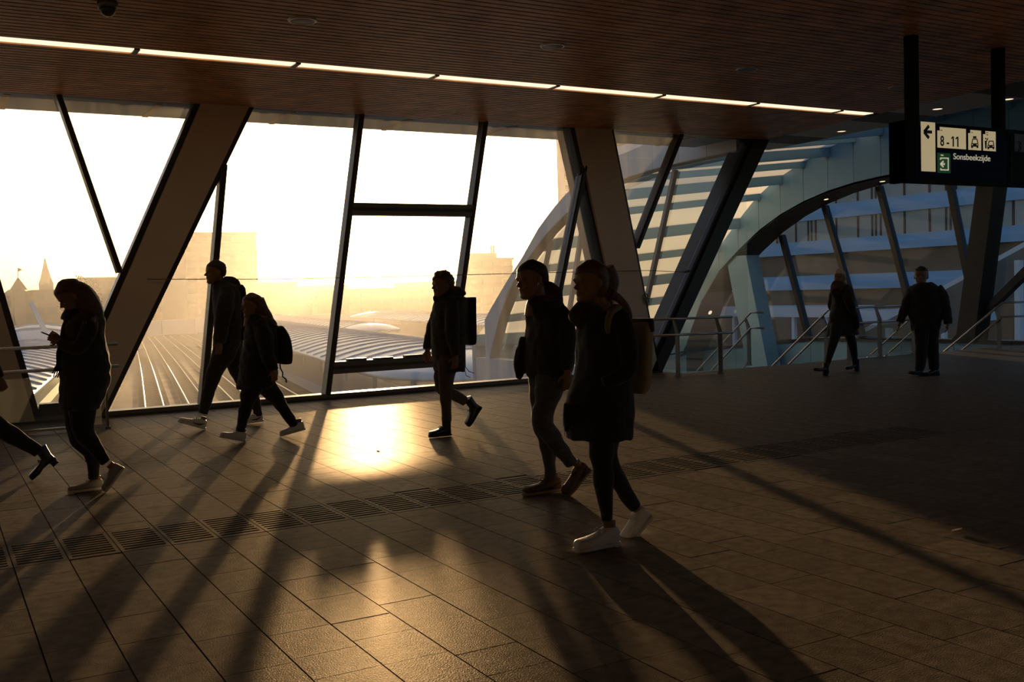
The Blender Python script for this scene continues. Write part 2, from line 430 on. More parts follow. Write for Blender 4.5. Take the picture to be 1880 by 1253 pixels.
wp(MB().prism(xz([(1.18, 0), (1.5, 0), (1.52, .24), (1.2, .24)], 14.5), (0, .2, 0)), 'sill_block', M['frame_dark'])
# bay by the stairs
pillar(10.97, 11.36, 13.55, 14.06, m='frame_dark')
mullion((11.90, ZT), (10.86, 2.23), 0.1)
pane([(10.43, ZT), (11.9, ZT), (10.86, 2.23)])
pane([(11.9, ZT), (13.5, ZT), (11.2, .42), (10.86, 2.23)])
wp(MB().box(-9.0, 11.3, 14.48, 14.72, 0, .08), 'base_beam', M['frame'])
wp(MB().box(-9.0, 11.3, 14.44, 14.48, 0, .03), 'base_cover', M['frame_dark'])
wp(MB().box(-13.8, 13.5, 14.52, 14.70, ZT, 4.33), 'head_beam', M['frame'])
# tensioned cable in front of the glass
cab = [ony(270, 513, 14.42), ony(500, 513, 14.42), ony(740, 508, 14.42), ony(1000, 501, 14.42), ony(1190, 497, 14.42), ony(1256, 500, 14.42)]
wp(MB().tube(cab, 0.006, 6), 'cable', M['steel_dark'])
q = ony(1256, 500, 14.42); wp(MB().tube([q, q + Vector((.14, .02, .02))], [.02, .025], 8), 'cable_clamp', M['steel_dark'])
for px, py in ((1185, 545), (1187, 552)):
    c = ony(px, py, 14.44); wp(MB().tube([c + Vector((.05 * math.cos(t), 0, .05 * math.sin(t))) for t in np.linspace(0, 2 * math.pi, 13)], 0.009, 6), 'hook', M['steel_dark'])

# ---------------------------------------------------------------- unseen left and rear walls, added to keep sky light out
wl = MB().box(-14.2, -14, -7, 14.8, 0, 4.4).build('wall_left_sky_block', M['wall'], kind='structure', label='added plain wall on the left keeping sky light out')
wr = MB().box(-14, 21.6, -7.2, -7, 0, 4.6).build('wall_front_sky_block', M['wall'], kind='structure', label='added plain wall behind the photographer keeping sky light out')

# ================================================================ STAIRWELL VAULT (profile in the y-z plane, ruled along x)
LPT = [(-7, 4.08), (14.6, 4.08), (15.7, 4.07), (16.7, 4.06), (17.5, 4.03), (18.4, 3.96), (19.3, 3.82), (20.2, 3.60), (21.03, 3.31), (21.55, 3.07), (22.06, 2.8), (22.7, 2.38), (23.4, 1.9), (24.1, 1.25), (24.96, -.25), (25.2, -.7)]
UPT = [(-7, 5.05), (14.6, 5.05), (17.5, 4.99), (18.4, 4.83), (19.3, 4.66), (20.1, 4.38), (21.0, 4.1), (21.8, 3.65), (22.2, 3.35), (23.04, 2.65), (23.8, 2.0), (24.9, 1.1), (25.5, .48), (25.97, -.1)]
UNP = [(14.7, 4.75), (17, 4.66), (19, 4.42), (20.65, 3.92), (21.4, 3.56), (22.2, 3.07), (23.04, 2.38), (23.8, 1.85), (24.9, 1.0), (25.5, .48)]
def lf(P): 
    a, b = zip(*P); return lambda Y: float(np.interp(Y, a, b))
Lz, Uz, Un = lf(LPT), lf(UPT), lf(UNP)
XA, XG, XN = 20.5, 21.45, 13.5
JY = [22.55 - 0.855 * k for k in range(-4, 22)]  # lowest bay added to carry the roof down against the low sun
wall_r = empty('wall_right', (XA, 19, 0), 'arched white wall over the stairs with slanted glazing', kind='structure')
def rp(mb, name, m, smooth=False):
    o = mb.build(name, m, wall_r, smooth); o.matrix_parent_inverse = wall_r.matrix_world.inverted(); return o
def yz(pts, X): return [(X, y, z) for y, z in pts]
for i in range(len(JY) - 1):
    a, b = JY[i] - .006, JY[i + 1] + .006
    pts = [(a, Lz(a)), ((a + b) / 2, Lz((a + b) / 2)), (b, Lz(b)), (b, Uz(b) + .3), ((a + b) / 2, Uz((a + b) / 2) + .3), (a, Uz(a) + .3)]
    rp(MB().prism(yz(pts, XA), (.06, 0, 0)), 'panel', M['blue_panel'])
    sp = [(XA, a, Lz(a)), (XG, a, Lz(a)), (XG, b, Lz(b)), (XA, b, Lz(b))]
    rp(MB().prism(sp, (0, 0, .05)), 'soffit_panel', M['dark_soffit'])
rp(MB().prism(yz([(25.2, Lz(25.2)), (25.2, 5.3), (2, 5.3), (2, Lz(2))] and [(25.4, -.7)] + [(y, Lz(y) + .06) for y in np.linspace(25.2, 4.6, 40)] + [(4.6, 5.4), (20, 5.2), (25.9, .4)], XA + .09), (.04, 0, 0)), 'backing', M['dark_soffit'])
# glazing under the arch
ML = [((21.85, 2.90), (20.88, .0)), ((20.2, 3.60), (18.95, .03)), ((18.35, 3.95), (17.2, .05)), ((16.3, 4.06), (15.45, .05)), ((14.0, 4.06), (13.2, .05))]
for (a, b) in ML:
    A, B = Vector((XG, a[0], a[1])), Vector((XG, b[0], b[1])); n = Vector((0, (B - A).z, -(B - A).y)).normalized() * .07
    rp(MB().prism([A - n, A + n, B + n, B - n], (.16, 0, 0)), 'mullion', M['frame_dark'])
rp(MB().prism(yz([(15.2, 4.07), (14.75, 4.07), (15.35, .05), (15.85, .05)], XG - .3), (.5, 0, 0)), 'pillar', M['frame_dark'])
rp(MB().prism(yz([(13.1, 2.75), (12.95, 2.62), (16.25, -.25), (16.45, -.25)], XG - .1), (.22, 0, 0)), 'brace', M['frame_dark'])
bnd = [(25.0, 25.0, -.3)] 
tops = [(24.9, -.25), (21.85, 2.90), (20.2, 3.6), (18.35, 3.95), (16.3, 4.06), (14.0, 4.08), (9.0, 4.08)]
bots = [(24.5, -.42), (20.88, .0), (18.95, .03), (17.2, .05), (15.45, .05), (13.2, .05), (9.0, .05)]
for i in range(len(tops) - 1):
    ya, yb = tops[i][0], tops[i + 1][0]
    up = [(y, Lz(y)) for y in np.linspace(ya, yb, 6)]
    rp(MB().prism(yz([bots[i]] + up + [bots[i + 1]], XG + .06), (.012, 0, 0)), 'pane', M['pane_side'])
def sill(y): return float(np.interp(y, [9, 16.4, 20.7, 22.5, 25], [.07, .06, -.02, -.2, -.45]))
ps = np.linspace(-6.9, 25.2, 22)
for i in range(len(ps) - 1):
    a, b = ps[i] + .006, ps[i + 1] - .006
    rp(MB().prism(yz([(a, -4.6), (b, -4.6), (b, sill(b) - .09), (a, sill(a) - .09)], XG - .12), (.25, 0, 0)), 'parapet_panel', M['blue_panel'])
    rp(MB().prism(yz([(a, sill(a) - .09), (b, sill(b) - .09), (b, sill(b)), (a, sill(a))], XG - .16), (.34, 0, 0)), 'sill_rail', M['frame_dark'])
rp(MB().prism(yz([(23.15, 2.36), (22.3, 2.36), (21.3, -1.6), (22.15, -1.6)], XA + .05), (.5, 0, 0)), 'white_pillar', M['blue_panel'])
for px, py in ((1434, 417), (1517, 368), (1620, 333), (1303, 538)):
    c = onx(px, py, XA + .5); c.z = Lz(c.y) - .003
    tilt = math.atan2(Lz(c.y + .1) - Lz(c.y - .1), .2)
    g = MB(); R = Matrix.Rotation(tilt, 3, 'X')
    g.rings([[c + R @ Vector((r * math.cos(t), r * math.sin(t), z)) for t in np.linspace(0, 2 * math.pi, 17)[:-1]] for r, z in ((.004, -.004), (.055, -.004), (.07, 0))])
    rp(g, 'downlight', dl)
# ribs and skylights of the vault
vault = empty('ceiling_vault', (17, 19, 4), 'ribbed skylight vault coming down over the stairs', kind='structure')
def vp_(mb, name, m):
    o = mb.build(name, m, vault); o.matrix_parent_inverse = vault.matrix_world.inverted(); return o
skyl = bpy.data.materials.new('skylight_panel'); skyl.use_nodes = True
nt = skyl.node_tree; nt.nodes.clear()
so = nt.nodes.new('ShaderNodeOutputMaterial'); st = nt.nodes.new('ShaderNodeBsdfTranslucent'); st.inputs[0].default_value = (.92, .92, .88, 1)
sd = nt.nodes.new('ShaderNodeBsdfDiffuse'); sd.inputs[0].default_value = (.6, .6, .58, 1); sm_ = nt.nodes.new('ShaderNodeMixShader'); sm_.inputs[0].default_value = .1
nt.links.new(st.outputs[0], sm_.inputs[1]); nt.links.new(sd.outputs[0], sm_.inputs[2]); nt.links.new(sm_.outputs[0], so.inputs[0])
for i, y in enumerate(JY):
    sl = math.atan2(Uz(y - .1) - Uz(y + .1), .2)
    hgt = .13 if i % 2 else .22
    x0 = 13.62 if y > 14.8 else 15.1
    c, s = math.cos(sl), math.sin(sl)
    near_z = lambda q: min(Uz(q), Un(q) - .36) if x0 < 14 else Uz(q)
    sec = lambda X, zf_: [(X, y - .09, zf_(y) + (.3 - hgt)), (X, y + .09, zf_(y) + (.3 - hgt)), (X, y + .09, zf_(y + .09) + .33), (X, y - .09, zf_(y - .09) + .33)]
    vp_(MB().rings([[Vector(p) for p in sec(x0, near_z)], [Vector(p) for p in sec(XA - .01, Uz)]]), 'rib', M['blue_panel'])
    if i < len(JY) - 1:
        a, b = y - .09, JY[i + 1] + .09
        pts = [(x0, a, near_z(a) + .30), (XA, a, Uz(a) + .30), (XA, b, Uz(b) + .30), (x0, b, near_z(b) + .30)]
        vp_(MB().prism(pts, (0, 0, .03)), 'skylight' if y > 16.6 else 'roof_panel', skyl if y > 16.6 else M['blue_panel'])
vp_(MB().box(13.55, 21.3, 25.98, 26.1, -4.6, .3), 'sun_block_panel', M['white_panel'])  # opaque panel added at the vault end to block the low sun
# near arch outside the window wall
near = vault
def npart(mb, name, m):
    o = mb.build(name, m, near); o.matrix_parent_inverse = near.matrix_world.inverted(); return o
ny = np.linspace(14.85, 25.2, 13)
for i in range(len(ny) - 1):
    a, b = ny[i] + .005, ny[i + 1] - .005; m_ = (a + b) / 2
    npart(MB().prism(yz([(a, Lz(a)), (m_, Lz(m_)), (b, Lz(b)), (b, Un(b)), (m_, Un(m_)), (a, Un(a))], XN), (.08, 0, 0)), 'shell_panel', M['shell'])
    npart(MB().prism([(XN, a, Lz(a)), (XN + .3, a, Lz(a)), (XN + .3, b, Lz(b)), (XN, b, Lz(b))], (0, 0, -.02)), 'arch_soffit', M['pillar'])
    npart(MB().prism([(XN + .08, a, Un(a) - .04), (XN + .2, a, Un(a) - .04), (XN + .2, b, Un(b) - .04), (XN + .08, b, Un(b) - .04)], (0, 0, .03)), 'shell_cap', M['shell'])
npart(MB().box(XN - .1, XN + .28, 14.9, 25.6, -4.6, -.32), 'parapet', M['shell'])
for pa, pb in (((1012, 440), (968, 650)), ((1068, 425), (1035, 640)), ((1240, 312), (1182, 575)), ((1338, 290), (1312, 380))):
    A, B = onx(*pa, XN + .32), onx(*pb, XN + .32)
    npart(MB().bar(A, B, .09, .1, (1, 0, 0)), 'mullion', M['pillar'])
ypts = np.linspace(15.0, 24.9, 16)
npart(MB().prism(yz([(15.0, -.3)] + [(y, Lz(y) - .02) for y in ypts], XN + .35), (.012, 0, 0)), 'pane', M['pane_side'])

# ---------------------------------------------------------------- stairs, lower floor
low = MB(); low.box(11.45, 21.3, 13.6, 40, -4.9, -4.6)
low.build('floor_lower', M['wall'], kind='structure', label='lower landing at the foot of the stairs')
ed = MB(); ed.box(11.45, 21.3, FLOOR_Y1 - .12, FLOOR_Y1, -4.6, -.5)
ed.build('wall_landing', M['dark_soffit'], kind='structure', label='wall below the edge of the floor at the stairs')
for x0, x1, lab in ((14.05, 15.36, 'flight of stairs going down beside the slanted pillars'), (17.68, 19.7, 'flight of stairs going down beside the arched glass wall')):
    e = empty('staircase', ((x0 + x1) / 2, FLOOR_Y1, 0), lab, 'stairs')
    n = 25; rise, tread = 4.6 / 25, .245
    for k in range(n):
        z = -rise * (k + 1)
        g = MB(); g.box(-(x1 - x0) / 2, (x1 - x0) / 2, k * tread, (k + 1) * tread + .03, z - .19, z)
        g.build('step', M['wall'], e)
# ---------------------------------------------------------------- railings
def railing(name, pts, zs, label, posts, glass_on=True, group=None):
    """pts: floor-plan path with heights of the top rail; zs: drops of each rail below the first"""
    base = Vector(pts[0]); e = empty(name, (base.x, base.y, 0), label, 'railing', group)
    inv = e.matrix_world.inverted()
    for dz in zs:
        o = MB().tube([Vector(p) - Vector((0, 0, dz)) for p in pts], .021, 10).build('rail', M['steel'], e, True); o.matrix_parent_inverse = inv
    for (x, y, zt, zb) in posts:
        g = MB(); g.box(x - .012, x + .012, y - .045, y + .045, zb, zt - .25)
        g.prism([(x - .012, y - .045, zt - .25), (x - .012, y + .045, zt - .25), (x - .012, y + .12, zt - .02), (x - .012, y + .07, zt - .02)], (.024, 0, 0))
        g.box(x - .03, x + .03, y - .05, y + .05, zb, zb + .02)
        o = g.build('post', M['steel_dark'], e); o.matrix_parent_inverse = inv
    if glass_on:
        for i in range(len(posts) - 1):
            a, b = Vector(posts[i][:2]), Vector(posts[i + 1][:2]); d = (b - a).normalized(); a2, b2 = a + d * .06, b - d * .06
            o = MB().prism([(a2.x, a2.y, posts[i][3] + .06), (b2.x, b2.y, posts[i + 1][3] + .06), (b2.x, b2.y, posts[i + 1][2] - .36), (a2.x, a2.y, posts[i][2] - .36)], (0, .012, 0) if abs(d.x) > abs(d.y) else (.012, 0, 0)).build('glass_panel', M['pane_rail'], e); o.matrix_parent_inverse = inv
            o = MB().bar((a2.x, a2.y, posts[i][3] + .045), (b2.x, b2.y, posts[i + 1][3] + .045), .03, .03).build('bottom_rail', M['steel'], e); o.matrix_parent_inverse = inv
    return e
railing('handrail', [(-3.2, 13.05, 1.03), (-.6, 13.1, 1.03), (1.98, 13.12, 1.03)], (0, .27), 'steel handrail behind the woman looking at her phone', [(-3.0, 13.2, 1.03, 0), (-1.2, 13.2, 1.03, 0), (.3, 13.22, 1.03, 0), (1.84, 13.24, 1.03, 0)])
railing('handrail', [(10.25, 13.5, .99), (11.0, 13.47, .98), (12.03, 13.42, .97)], (0, .27), 'short steel railing at the foot of the dark slanted pillars', [(10.95, 13.58, .98, 0), (11.82, 13.5, .97, 0)])
def stair_rail(x, ytop, label, up_from=None):
    k = .755
    pts = ([up_from] if up_from else [(x, ytop - .35, .97)]) + [(x, ytop, .97)] + [(x, ytop + d, .97 - d * k) for d in (1.4, 3.0, 5.0, 6.4)]
    posts = [(x + .03, ytop + d, .97 - d * k, -d * k - (.0 if d < .5 else .12)) for d in (.1, 2.0, 4.0, 6.0)]
    return railing('handrail', pts, (0, .3), label, posts)
stair_rail(13.97, 15.05, 'sunlit stair handrail sloping down beside the dark slanted pillar')
stair_rail(15.42, 14.42, 'bright sloping stair handrail ending at the woman in black')
stair_rail(17.6, 13.9, 'sloping stair handrail between the woman and the man by the stairs')
stair_rail(19.8, 13.69, 'sloping handrail at far right below the arched glass wall', (21.2, 13.2, .97))
railing('glass_balustrade', [(15.5, 14.03, 1.0), (16.5, 14.03, 1.0), (17.5, 14.03, 1.0)], (0, .3), 'glass balustrade closing the gap between the two stairs', [(15.55, 14.03, 1.0, 0), (16.42, 14.03, 1.0, 0), (17.42, 14.03, 1.0, 0)])

# ================================================================ DIRECTION SIGN
YS = 7.70
sgn = empty('direction_sign', (10.4, YS + .1, 2.61), 'hanging blue direction sign with yellowish pictogram panels and arrow', 'sign')
inv = sgn.matrix_world.inverted()
sblue = mat('sign_blue', (0.008, 0.016, 0.06), 0.6, spec=.08); sblack = mat('sign_black', (0.006, 0.006, 0.006), 0.6, spec=.1)
slit = emit('sign_lit', (0.62, 0.50, 0.28), 2.7); sgreen = emit('sign_green', (0.01, 0.10, 0.03), 1.2); ink = mat('sign_ink', (0.01, 0.01, 0.012), 0.5); stext = emit('sign_text', (0.62, 0.56, 0.40), 3.0)
sdim = mat('sign_dim', (.10, .11, .12), .5)
def sg(mb, name, m, par=None):
    o = mb.build(name, m, par or sgn); 
    o.matrix_parent_inverse = inv if par is None else par.matrix_world.inverted(); return o
xl = ony(1662, 280, YS).x; xr = ony(1849, 280, YS).x
sg(MB().box(xl, xr, YS, YS + .2, 2.61, 3.27), 'housing', sblack)
sg(MB().box(xl + .16, xr - .02, YS - .006, YS, 2.66, 3.22), 'face', sblue)
for hx in (ony(1674, 205, YS + .1).x, ony(1833, 225, YS + .1).x):
    sg(MB().box(hx - .05, hx + .05, YS + .04, YS + .16, 3.27, ZC + .02), 'hanger', sblack)
sg(MB().box(xl, xl + .09, YS - .02, YS + .22, 2.60, 3.28), 'end_cap', sblack)
def sp(x, y, d=.008): return ony(x, y, YS - d)
def spoly(pts, name, m, d=.008, t=.004):
    a = [sp(x, y, d) for x, y in pts]; return sg(MB().prism(a, (0, t, 0)), name, m)
def rect(x0, y0, x1, y1, name, m, d=.008):
    """pixel corners: upper left, lower right of a level panel"""
    A, B = sp(x0, y0, d), sp(x1, y1, d); return sg(MB().box(min(A.x, B.x), max(A.x, B.x), A.y, A.y + .004, min(A.z, B.z), max(A.z, B.z)), name, m)
Z6 = lambda x, y: (1640 + x / 6.267, 180 + y / 6.267)
def rz(x0, y0, x1, y1, name, m, d=.008): return rect(*Z6(x0, y0), *Z6(x1, y1), name, m, d)
rz(318, 270, 487, 850, 'arrow_panel', slit)
def notched(x0, y0, x1, y1, nx, ny, name):
    A, B = sp(*Z6(x0, y0)), sp(*Z6(x1, y1)); N = sp(*Z6(nx, ny)); zt = A.z; zn = N.z
    pts = [(A.x, A.y, B.z), (B.x, A.y, B.z), (B.x, A.y, zt), (N.x, A.y, zt), (N.x, A.y, zn), (A.x, A.y, zn)]
    return sg(MB().prism(pts, (0, .004, 0)), name, slit), A, B
notched(507, 330, 838, 592, 537, 376, 'platform_panel'); notched(863, 365, 1012, 605, 888, 406, 'taxi_panel'); notched(1034, 378, 1180, 615, 1062, 418, 'pickup_panel')
rz(505, 630, 660, 868, 'exit_panel', sgreen)
def pz(pts, name, m, d=.012): return spoly([Z6(*p) for p in pts], name, m, d)
# arrow
sg(MB().bar(sp(*Z6(352, 388), .013), sp(*Z6(445, 393), .013), .004, .034, (0, 0, 1)), 'arrow', ink)
for e_ in ((410, 322), (410, 462)):
    sg(MB().bar(sp(*Z6(355, 391), .013), sp(*Z6(*e_), .013), .004, .036, (0, 0, 1)), 'arrow', ink)
def text(body, x, y, h, name, m, par=None, sx=.82, bold=.012):
    """x, y: zoom pixel of the lower left corner; h: letter height in metres"""
    cu = bpy.data.curves.new(name, 'FONT'); cu.body = body; cu.size = h * 1.38; cu.extrude = .0015; cu.offset = bold * h
    o = bpy.data.objects.new('tmp', cu); COL.objects.link(o); bpy.context.view_layer.update()
    me = bpy.data.meshes.new_from_object(o.evaluated_get(bpy.context.evaluated_depsgraph_get())); bpy.data.objects.remove(o)
    p = sp(*Z6(x, y), .014)
    me.transform(Matrix.Translation(p) @ Matrix.Rotation(math.radians(90), 4, 'X') @ Matrix.Diagonal((sx, 1, 1, 1)))
    me.materials.clear(); t = link(name, me, m, sgn); t.matrix_parent_inverse = inv; return t
hpx = lambda a, b, x: (sp(*Z6(x, a)) - sp(*Z6(x, b))).length
text('8', 541, 548, hpx(428, 546, 570), 'digits', ink, sx=.84, bold=.02); text('-', 612, 560, hpx(428, 556, 570), 'digits', ink, sx=.9); text('11', 664, 556, hpx(438, 556, 700), 'digits', ink, sx=1.0, bold=.02)
for a_, e_ in (((668, 468), (688, 444)), ((718, 473), (738, 449))):
    sg(MB().bar(sp(*Z6(*a_), .014), sp(*Z6(*e_), .014), .003, .014), 'digits', ink)
text('Sonsbeekzijde', 690, 704, hpx(632, 704, 720), 'lettering', stext, sx=1.2, bold=.0)
text('spoor', 545, 374, hpx(360, 372, 560), 'small_lettering', ink, sx=.8); text('taxi', 900, 402, hpx(388, 400, 910), 'small_lettering', ink, sx=.8); text('halen en', 1070, 403, hpx(390, 401, 1080), 'small_lettering', ink, sx=.7); text('brengen', 1070, 426, hpx(413, 424, 1080), 'small_lettering', ink, sx=.7); text('uitgang', 546, 662, hpx(644, 660, 560), 'small_lettering', stext, sx=.75)
# exit pictogram: bracket and arrow
for a, b in (((540, 692), (636, 694)), ((632, 694), (632, 832)), ((544, 826), (638, 830)), ((544, 692), (543, 712)), ((546, 808), (546, 830))):
    sg(MB().bar(sp(*Z6(*a), .013), sp(*Z6(*b), .013), .004, .014, (0, 0, 1)), 'exit_mark', stext)
sg(MB().bar(sp(*Z6(545, 758), .014), sp(*Z6(594, 761), .014), .004, .02), 'exit_arrow', stext)
for e_ in ((578, 728), (578, 794)):
    sg(MB().bar(sp(*Z6(545, 760), .014), sp(*Z6(*e_), .014), .004, .02), 'exit_arrow', stext)
# taxi and pick-up pictograms
def car(x0, x1, yt, yb, name, taxi):
    w = x1 - x0; h = yb - yt
    pz([(x0, yb - .42 * h), (x0 + .06 * w, yb - .5 * h), (x0 + .94 * w, yb - .5 * h), (x1, yb - .42 * h), (x1, yb - .14 * h), (x0, yb - .14 * h)], name, ink)
    for a in (.02, .78): pz([(x0 + a * w, yb - .2 * h), (x0 + (a + .2) * w, yb - .2 * h), (x0 + (a + .2) * w, yb), (x0 + a * w, yb)], name, ink)
    for p_, q_ in (((.08, .5), (.2, .95)), ((.2, .95), (.8, .95)), ((.8, .95), (.92, .5))):
        sg(MB().bar(sp(*Z6(x0 + p_[0] * w, yb - p_[1] * h), .013), sp(*Z6(x0 + q_[0] * w, yb - q_[1] * h), .013), .004, .011), name, ink)
    for a in (.1, .78): pz([(x0 + a * w, yb - .4 * h), (x0 + (a + .12) * w, yb - .4 * h), (x0 + (a + .12) * w, yb - .3 * h), (x0 + a * w, yb - .3 * h)], name + '_lamp', slit, .016)
    if taxi: pz([(x0 + .28 * w, yt - .26 * h), (x0 + .72 * w, yt - .26 * h), (x0 + .72 * w, yt - .03 * h), (x0 + .28 * w, yt - .03 * h)], name, ink)
car(898, 980, 468, 576, 'taxi_pictogram', True); car(1086, 1164, 492, 590, 'car_pictogram', False)
pz([(1056, 492), (1076, 492), (1074, 582), (1060, 580)], 'person_pictogram', ink); pz([(1060, 460), (1072, 460), (1072, 476), (1060, 476)], 'person_pictogram', ink)
sg(MB().bar(sp(*Z6(1074, 498), .013), sp(*Z6(1088, 462), .013), .004, .012), 'person_pictogram', ink)
# next sign box along
s2 = empty('direction_sign', (12.4, YS + .1, 2.61), 'unlit second sign box with the digit 3 cut by the picture edge', 'sign')
i2 = s2.matrix_world.inverted()
o = MB().box(xr + .012, xr + 1.9, YS, YS + .2, 2.61, 3.27).build('housing', sblack, s2); o.matrix_parent_inverse = i2
o = MB().box(xr + .05, xr + 1.85, YS - .006, YS, 2.66, 3.22).build('face', sblack, s2); o.matrix_parent_inverse = i2
A, B = sp(*Z6(1395, 410)), sp(*Z6(1640, 630)); o = MB().box(A.x, B.x, A.y, A.y + .003, B.z, A.z).build('platform_panel', sdim, s2); o.matrix_parent_inverse = i2
t = text('3', 1440, 610, hpx(488, 606, 1455), 'digits', ink); t.parent = s2; t.matrix_parent_inverse = i2
for hx in (xr + 1.7,):
    o = MB().box(hx - .05, hx + .05, YS + .04, YS + .16, 3.27, ZC + .02).build('hanger', sblack, s2); o.matrix_parent_inverse = i2
# ================================================================ OUTSIDE
ZG = -7.0
M['gravel'] = mat('track_gravel', (0.14, 0.11, 0.08), 0.95, vary=0.3, scale=.3)
M['rail'] = mat('rail_steel', (0.62, 0.55, 0.46), 0.28, 1.0)
M['roof_white'] = mat('canopy_white', (0.85, 0.87, 0.90), 0.33, vary=.04)
M['concrete'] = mat('pale_concrete', (0.55, 0.56, 0.58), 0.7, vary=.08)
M['brick'] = mat('dark_brick', (0.16, 0.11, 0.08), 0.85, vary=.15)
M['stone'] = mat('tower_stone', (0.20, 0.15, 0.11), 0.85, vary=.12)
M['slate'] = mat('slate', (0.10, 0.09, 0.085), 0.7)
M['office'] = mat('office_concrete', (0.30, 0.26, 0.21), 0.75, vary=.06)
M['winglass'] = mat('window_glass', (0.10, 0.10, 0.10), 0.12, vary=.1)
M['leaf'] = mat('tree_leaf', (0.13, 0.085, 0.04), 0.8, vary=.3)
M['bark'] = mat('tree_bark', (0.10, 0.07, 0.05), 0.9)
gd = MB(); gd.box(-900, 900, 30, 1500, ZG - .5, ZG - .2); gd.box(-60, 200, 14, 60, ZG - .55, ZG - .21)
gd.build('ground', M['gravel'], kind='structure', label='gravel track bed and ground below the bridge')
def tx(Y, c): return c + .168 * (Y - 90) - .00004 * (Y - 90) ** 2
for i, (c, lab) in enumerate(((11.4, 'railway track farthest left, hidden beside the slanted pillar'), (16.25, 'railway track just right of the left slanted pillar'), (19.7, 'brightest railway track left of the tall man'), (23.4, 'railway track passing behind the tall man'), (27.6, 'railway track behind the woman with the backpack'))):
    Y = np.linspace(22, 262, 41)
    e = empty('railway_track', (tx(90, c), 90, ZG), lab, 'railway track', 'railway tracks below the bridge')
    inv = e.matrix_world.inverted()
    for s in (-.72, .72):
        o = MB().tube([(tx(y, c) + s, y, ZG) for y in Y], .055, 6).build('rail', M['rail'], e); o.matrix_parent_inverse = inv
    g = MB()
    for y in np.arange(22, 200, .9):
        x = tx(y, c); g.box(x - 1.25, x + 1.25, y - .12, y + .12, ZG - .2, ZG - .07)
    o = g.build('sleepers', M['brick'], e, kind='stuff'); o.matrix_parent_inverse = inv
# white platform canopies: vaulted roofs with raised seams, on posts
def canopy(name, c, w, y0, y1, z, rise, label, nose=6.0, seam=3.0):
    e = empty(name, (tx(y0, c), y0, ZG), label, 'platform roof'); inv = e.matrix_world.inverted()
    ys = np.concatenate([y0 + nose * (1 - np.cos(np.linspace(0, math.pi / 2, 7))), np.linspace(y0 + nose + 4, y1, 24)])
    rings = []
    for y in ys:
        t = min(1, max(.02, (y - y0) / nose)); k = math.sqrt(1 - (1 - t) ** 2) if t < 1 else 1
        u = np.linspace(-1, 1, 15); x0 = tx(y, c)
        top = [Vector((x0 + a * w * k, y, z + rise * (1 - a * a) * k)) for a in u]
        bot = [Vector((x0 + a * w * k, y, z + rise * (1 - a * a) * k - .25)) for a in u[::-1]]
        rings.append(top + bot)
    o = MB().rings(rings).build('roof_shell', M['roof_white'], e, True); o.matrix_parent_inverse = inv
    for y in np.arange(y0 + nose, y1, seam):
        x0 = tx(y, c)
        o = MB().tube([(x0 + a * w, y, z + rise * (1 - a * a) + .04) for a in np.linspace(-1, 1, 13)], .07, 5).build('seam', M['concrete'], e); o.matrix_parent_inverse = inv
    for y in np.arange(y0 + nose, min(y1, y0 + 80), 12):
        o = MB().tube([(tx(y, c), y, ZG), (tx(y, c), y, z + rise - .1)], .2, 8).build('post', M['concrete'], e); o.matrix_parent_inverse = inv
    o = MB().prism([(tx(y0 - 8, c) - w * .5, y0 - 8, ZG), (tx(y0 - 8, c) + w * .5, y0 - 8, ZG), (tx(y1, c) + w * .5, y1, ZG), (tx(y1, c) - w * .5, y1, ZG)], (0, 0, .9)).build('platform_slab', M['concrete'], e); o.matrix_parent_inverse = inv
    return e
canopy('platform_canopy', 5.2, 5.2, 44, 150, -2.6, 1.0, 'white ribbed platform roof beyond the phone woman', 5)
canopy('platform_canopy', 33.0, 6.0, 44, 150, -2.6, .9, 'sunlit white platform roof beyond the framed middle window', 8)
canopy('platform_canopy', 44.5, 4.2, 120, 240, -2.9, .8, 'small far white platform roof left of the tall man', 8)
canopy('platform_canopy', 62, 6.5, 86, 190, -2.4, .8, 'white platform roof behind the curly haired man', 8)
# white pylon with inclined mast on the left roof
e = empty('canopy_pylon', (9.5, 88, ZG), 'pale slanting mast standing on the left platform roof', 'mast'); inv = e.matrix_world.inverted()
A = ony(57, 555, 88); B = ony(84, 612, 88)
o = MB().bar(A, B, .35, .35).build('mast', M['roof_white'], e); o.matrix_parent_inverse = inv
hump = empty('roof_hump', (14, 100, ZG), 'white humped end roof of the platform left of the phone woman', 'platform roof'); inv = hump.matrix_world.inverted()
rings = []
for t in np.linspace(0, 1, 14):
    a = math.pi * t; hh = .15 + math.sin(a) ** .7
    cx = onz(70, 560, 0).x
    y = 92 + t * 26; x0 = tx(y, 6.4)
    rings.append([Vector((x0 + 5.2 * math.cos(b) * hh, y, -4.5 + 3.7 * math.sin(b) * hh)) for b in np.linspace(0, math.pi, 14)])
o = MB().rings(rings).build('roof_shell', M['roof_white'], hump, True); o.matrix_parent_inverse = inv
for y in (97, 101, 105, 109, 113):
    t = (y - 92) / 26; hh = .15 + math.sin(math.pi * t) ** .7
    o = MB().tube([(tx(y, 6.4) + 5.25 * math.cos(b) * hh, y, -4.5 + 3.75 * math.sin(b) * hh) for b in np.linspace(0, math.pi, 14)], .09, 5).build('seam', M['concrete'], hump); o.matrix_parent_inverse = inv
# low white bridge across the tracks
e = empty('rail_bridge', (58, 263, ZG), 'pale low bridge crossing the far end of the tracks', 'bridge'); inv = e.matrix_world.inverted()
o = MB().box(-20, 120, 262, 266, -6.6, -3.1).build('girder', M['concrete'], e); o.matrix_parent_inverse = inv
for x in range(-14, 116, 8):
    o = MB().box(x, x + .5, 261.6, 262, -6.9, -2.9).build('girder_post', M['concrete'], e); o.matrix_parent_inverse = inv
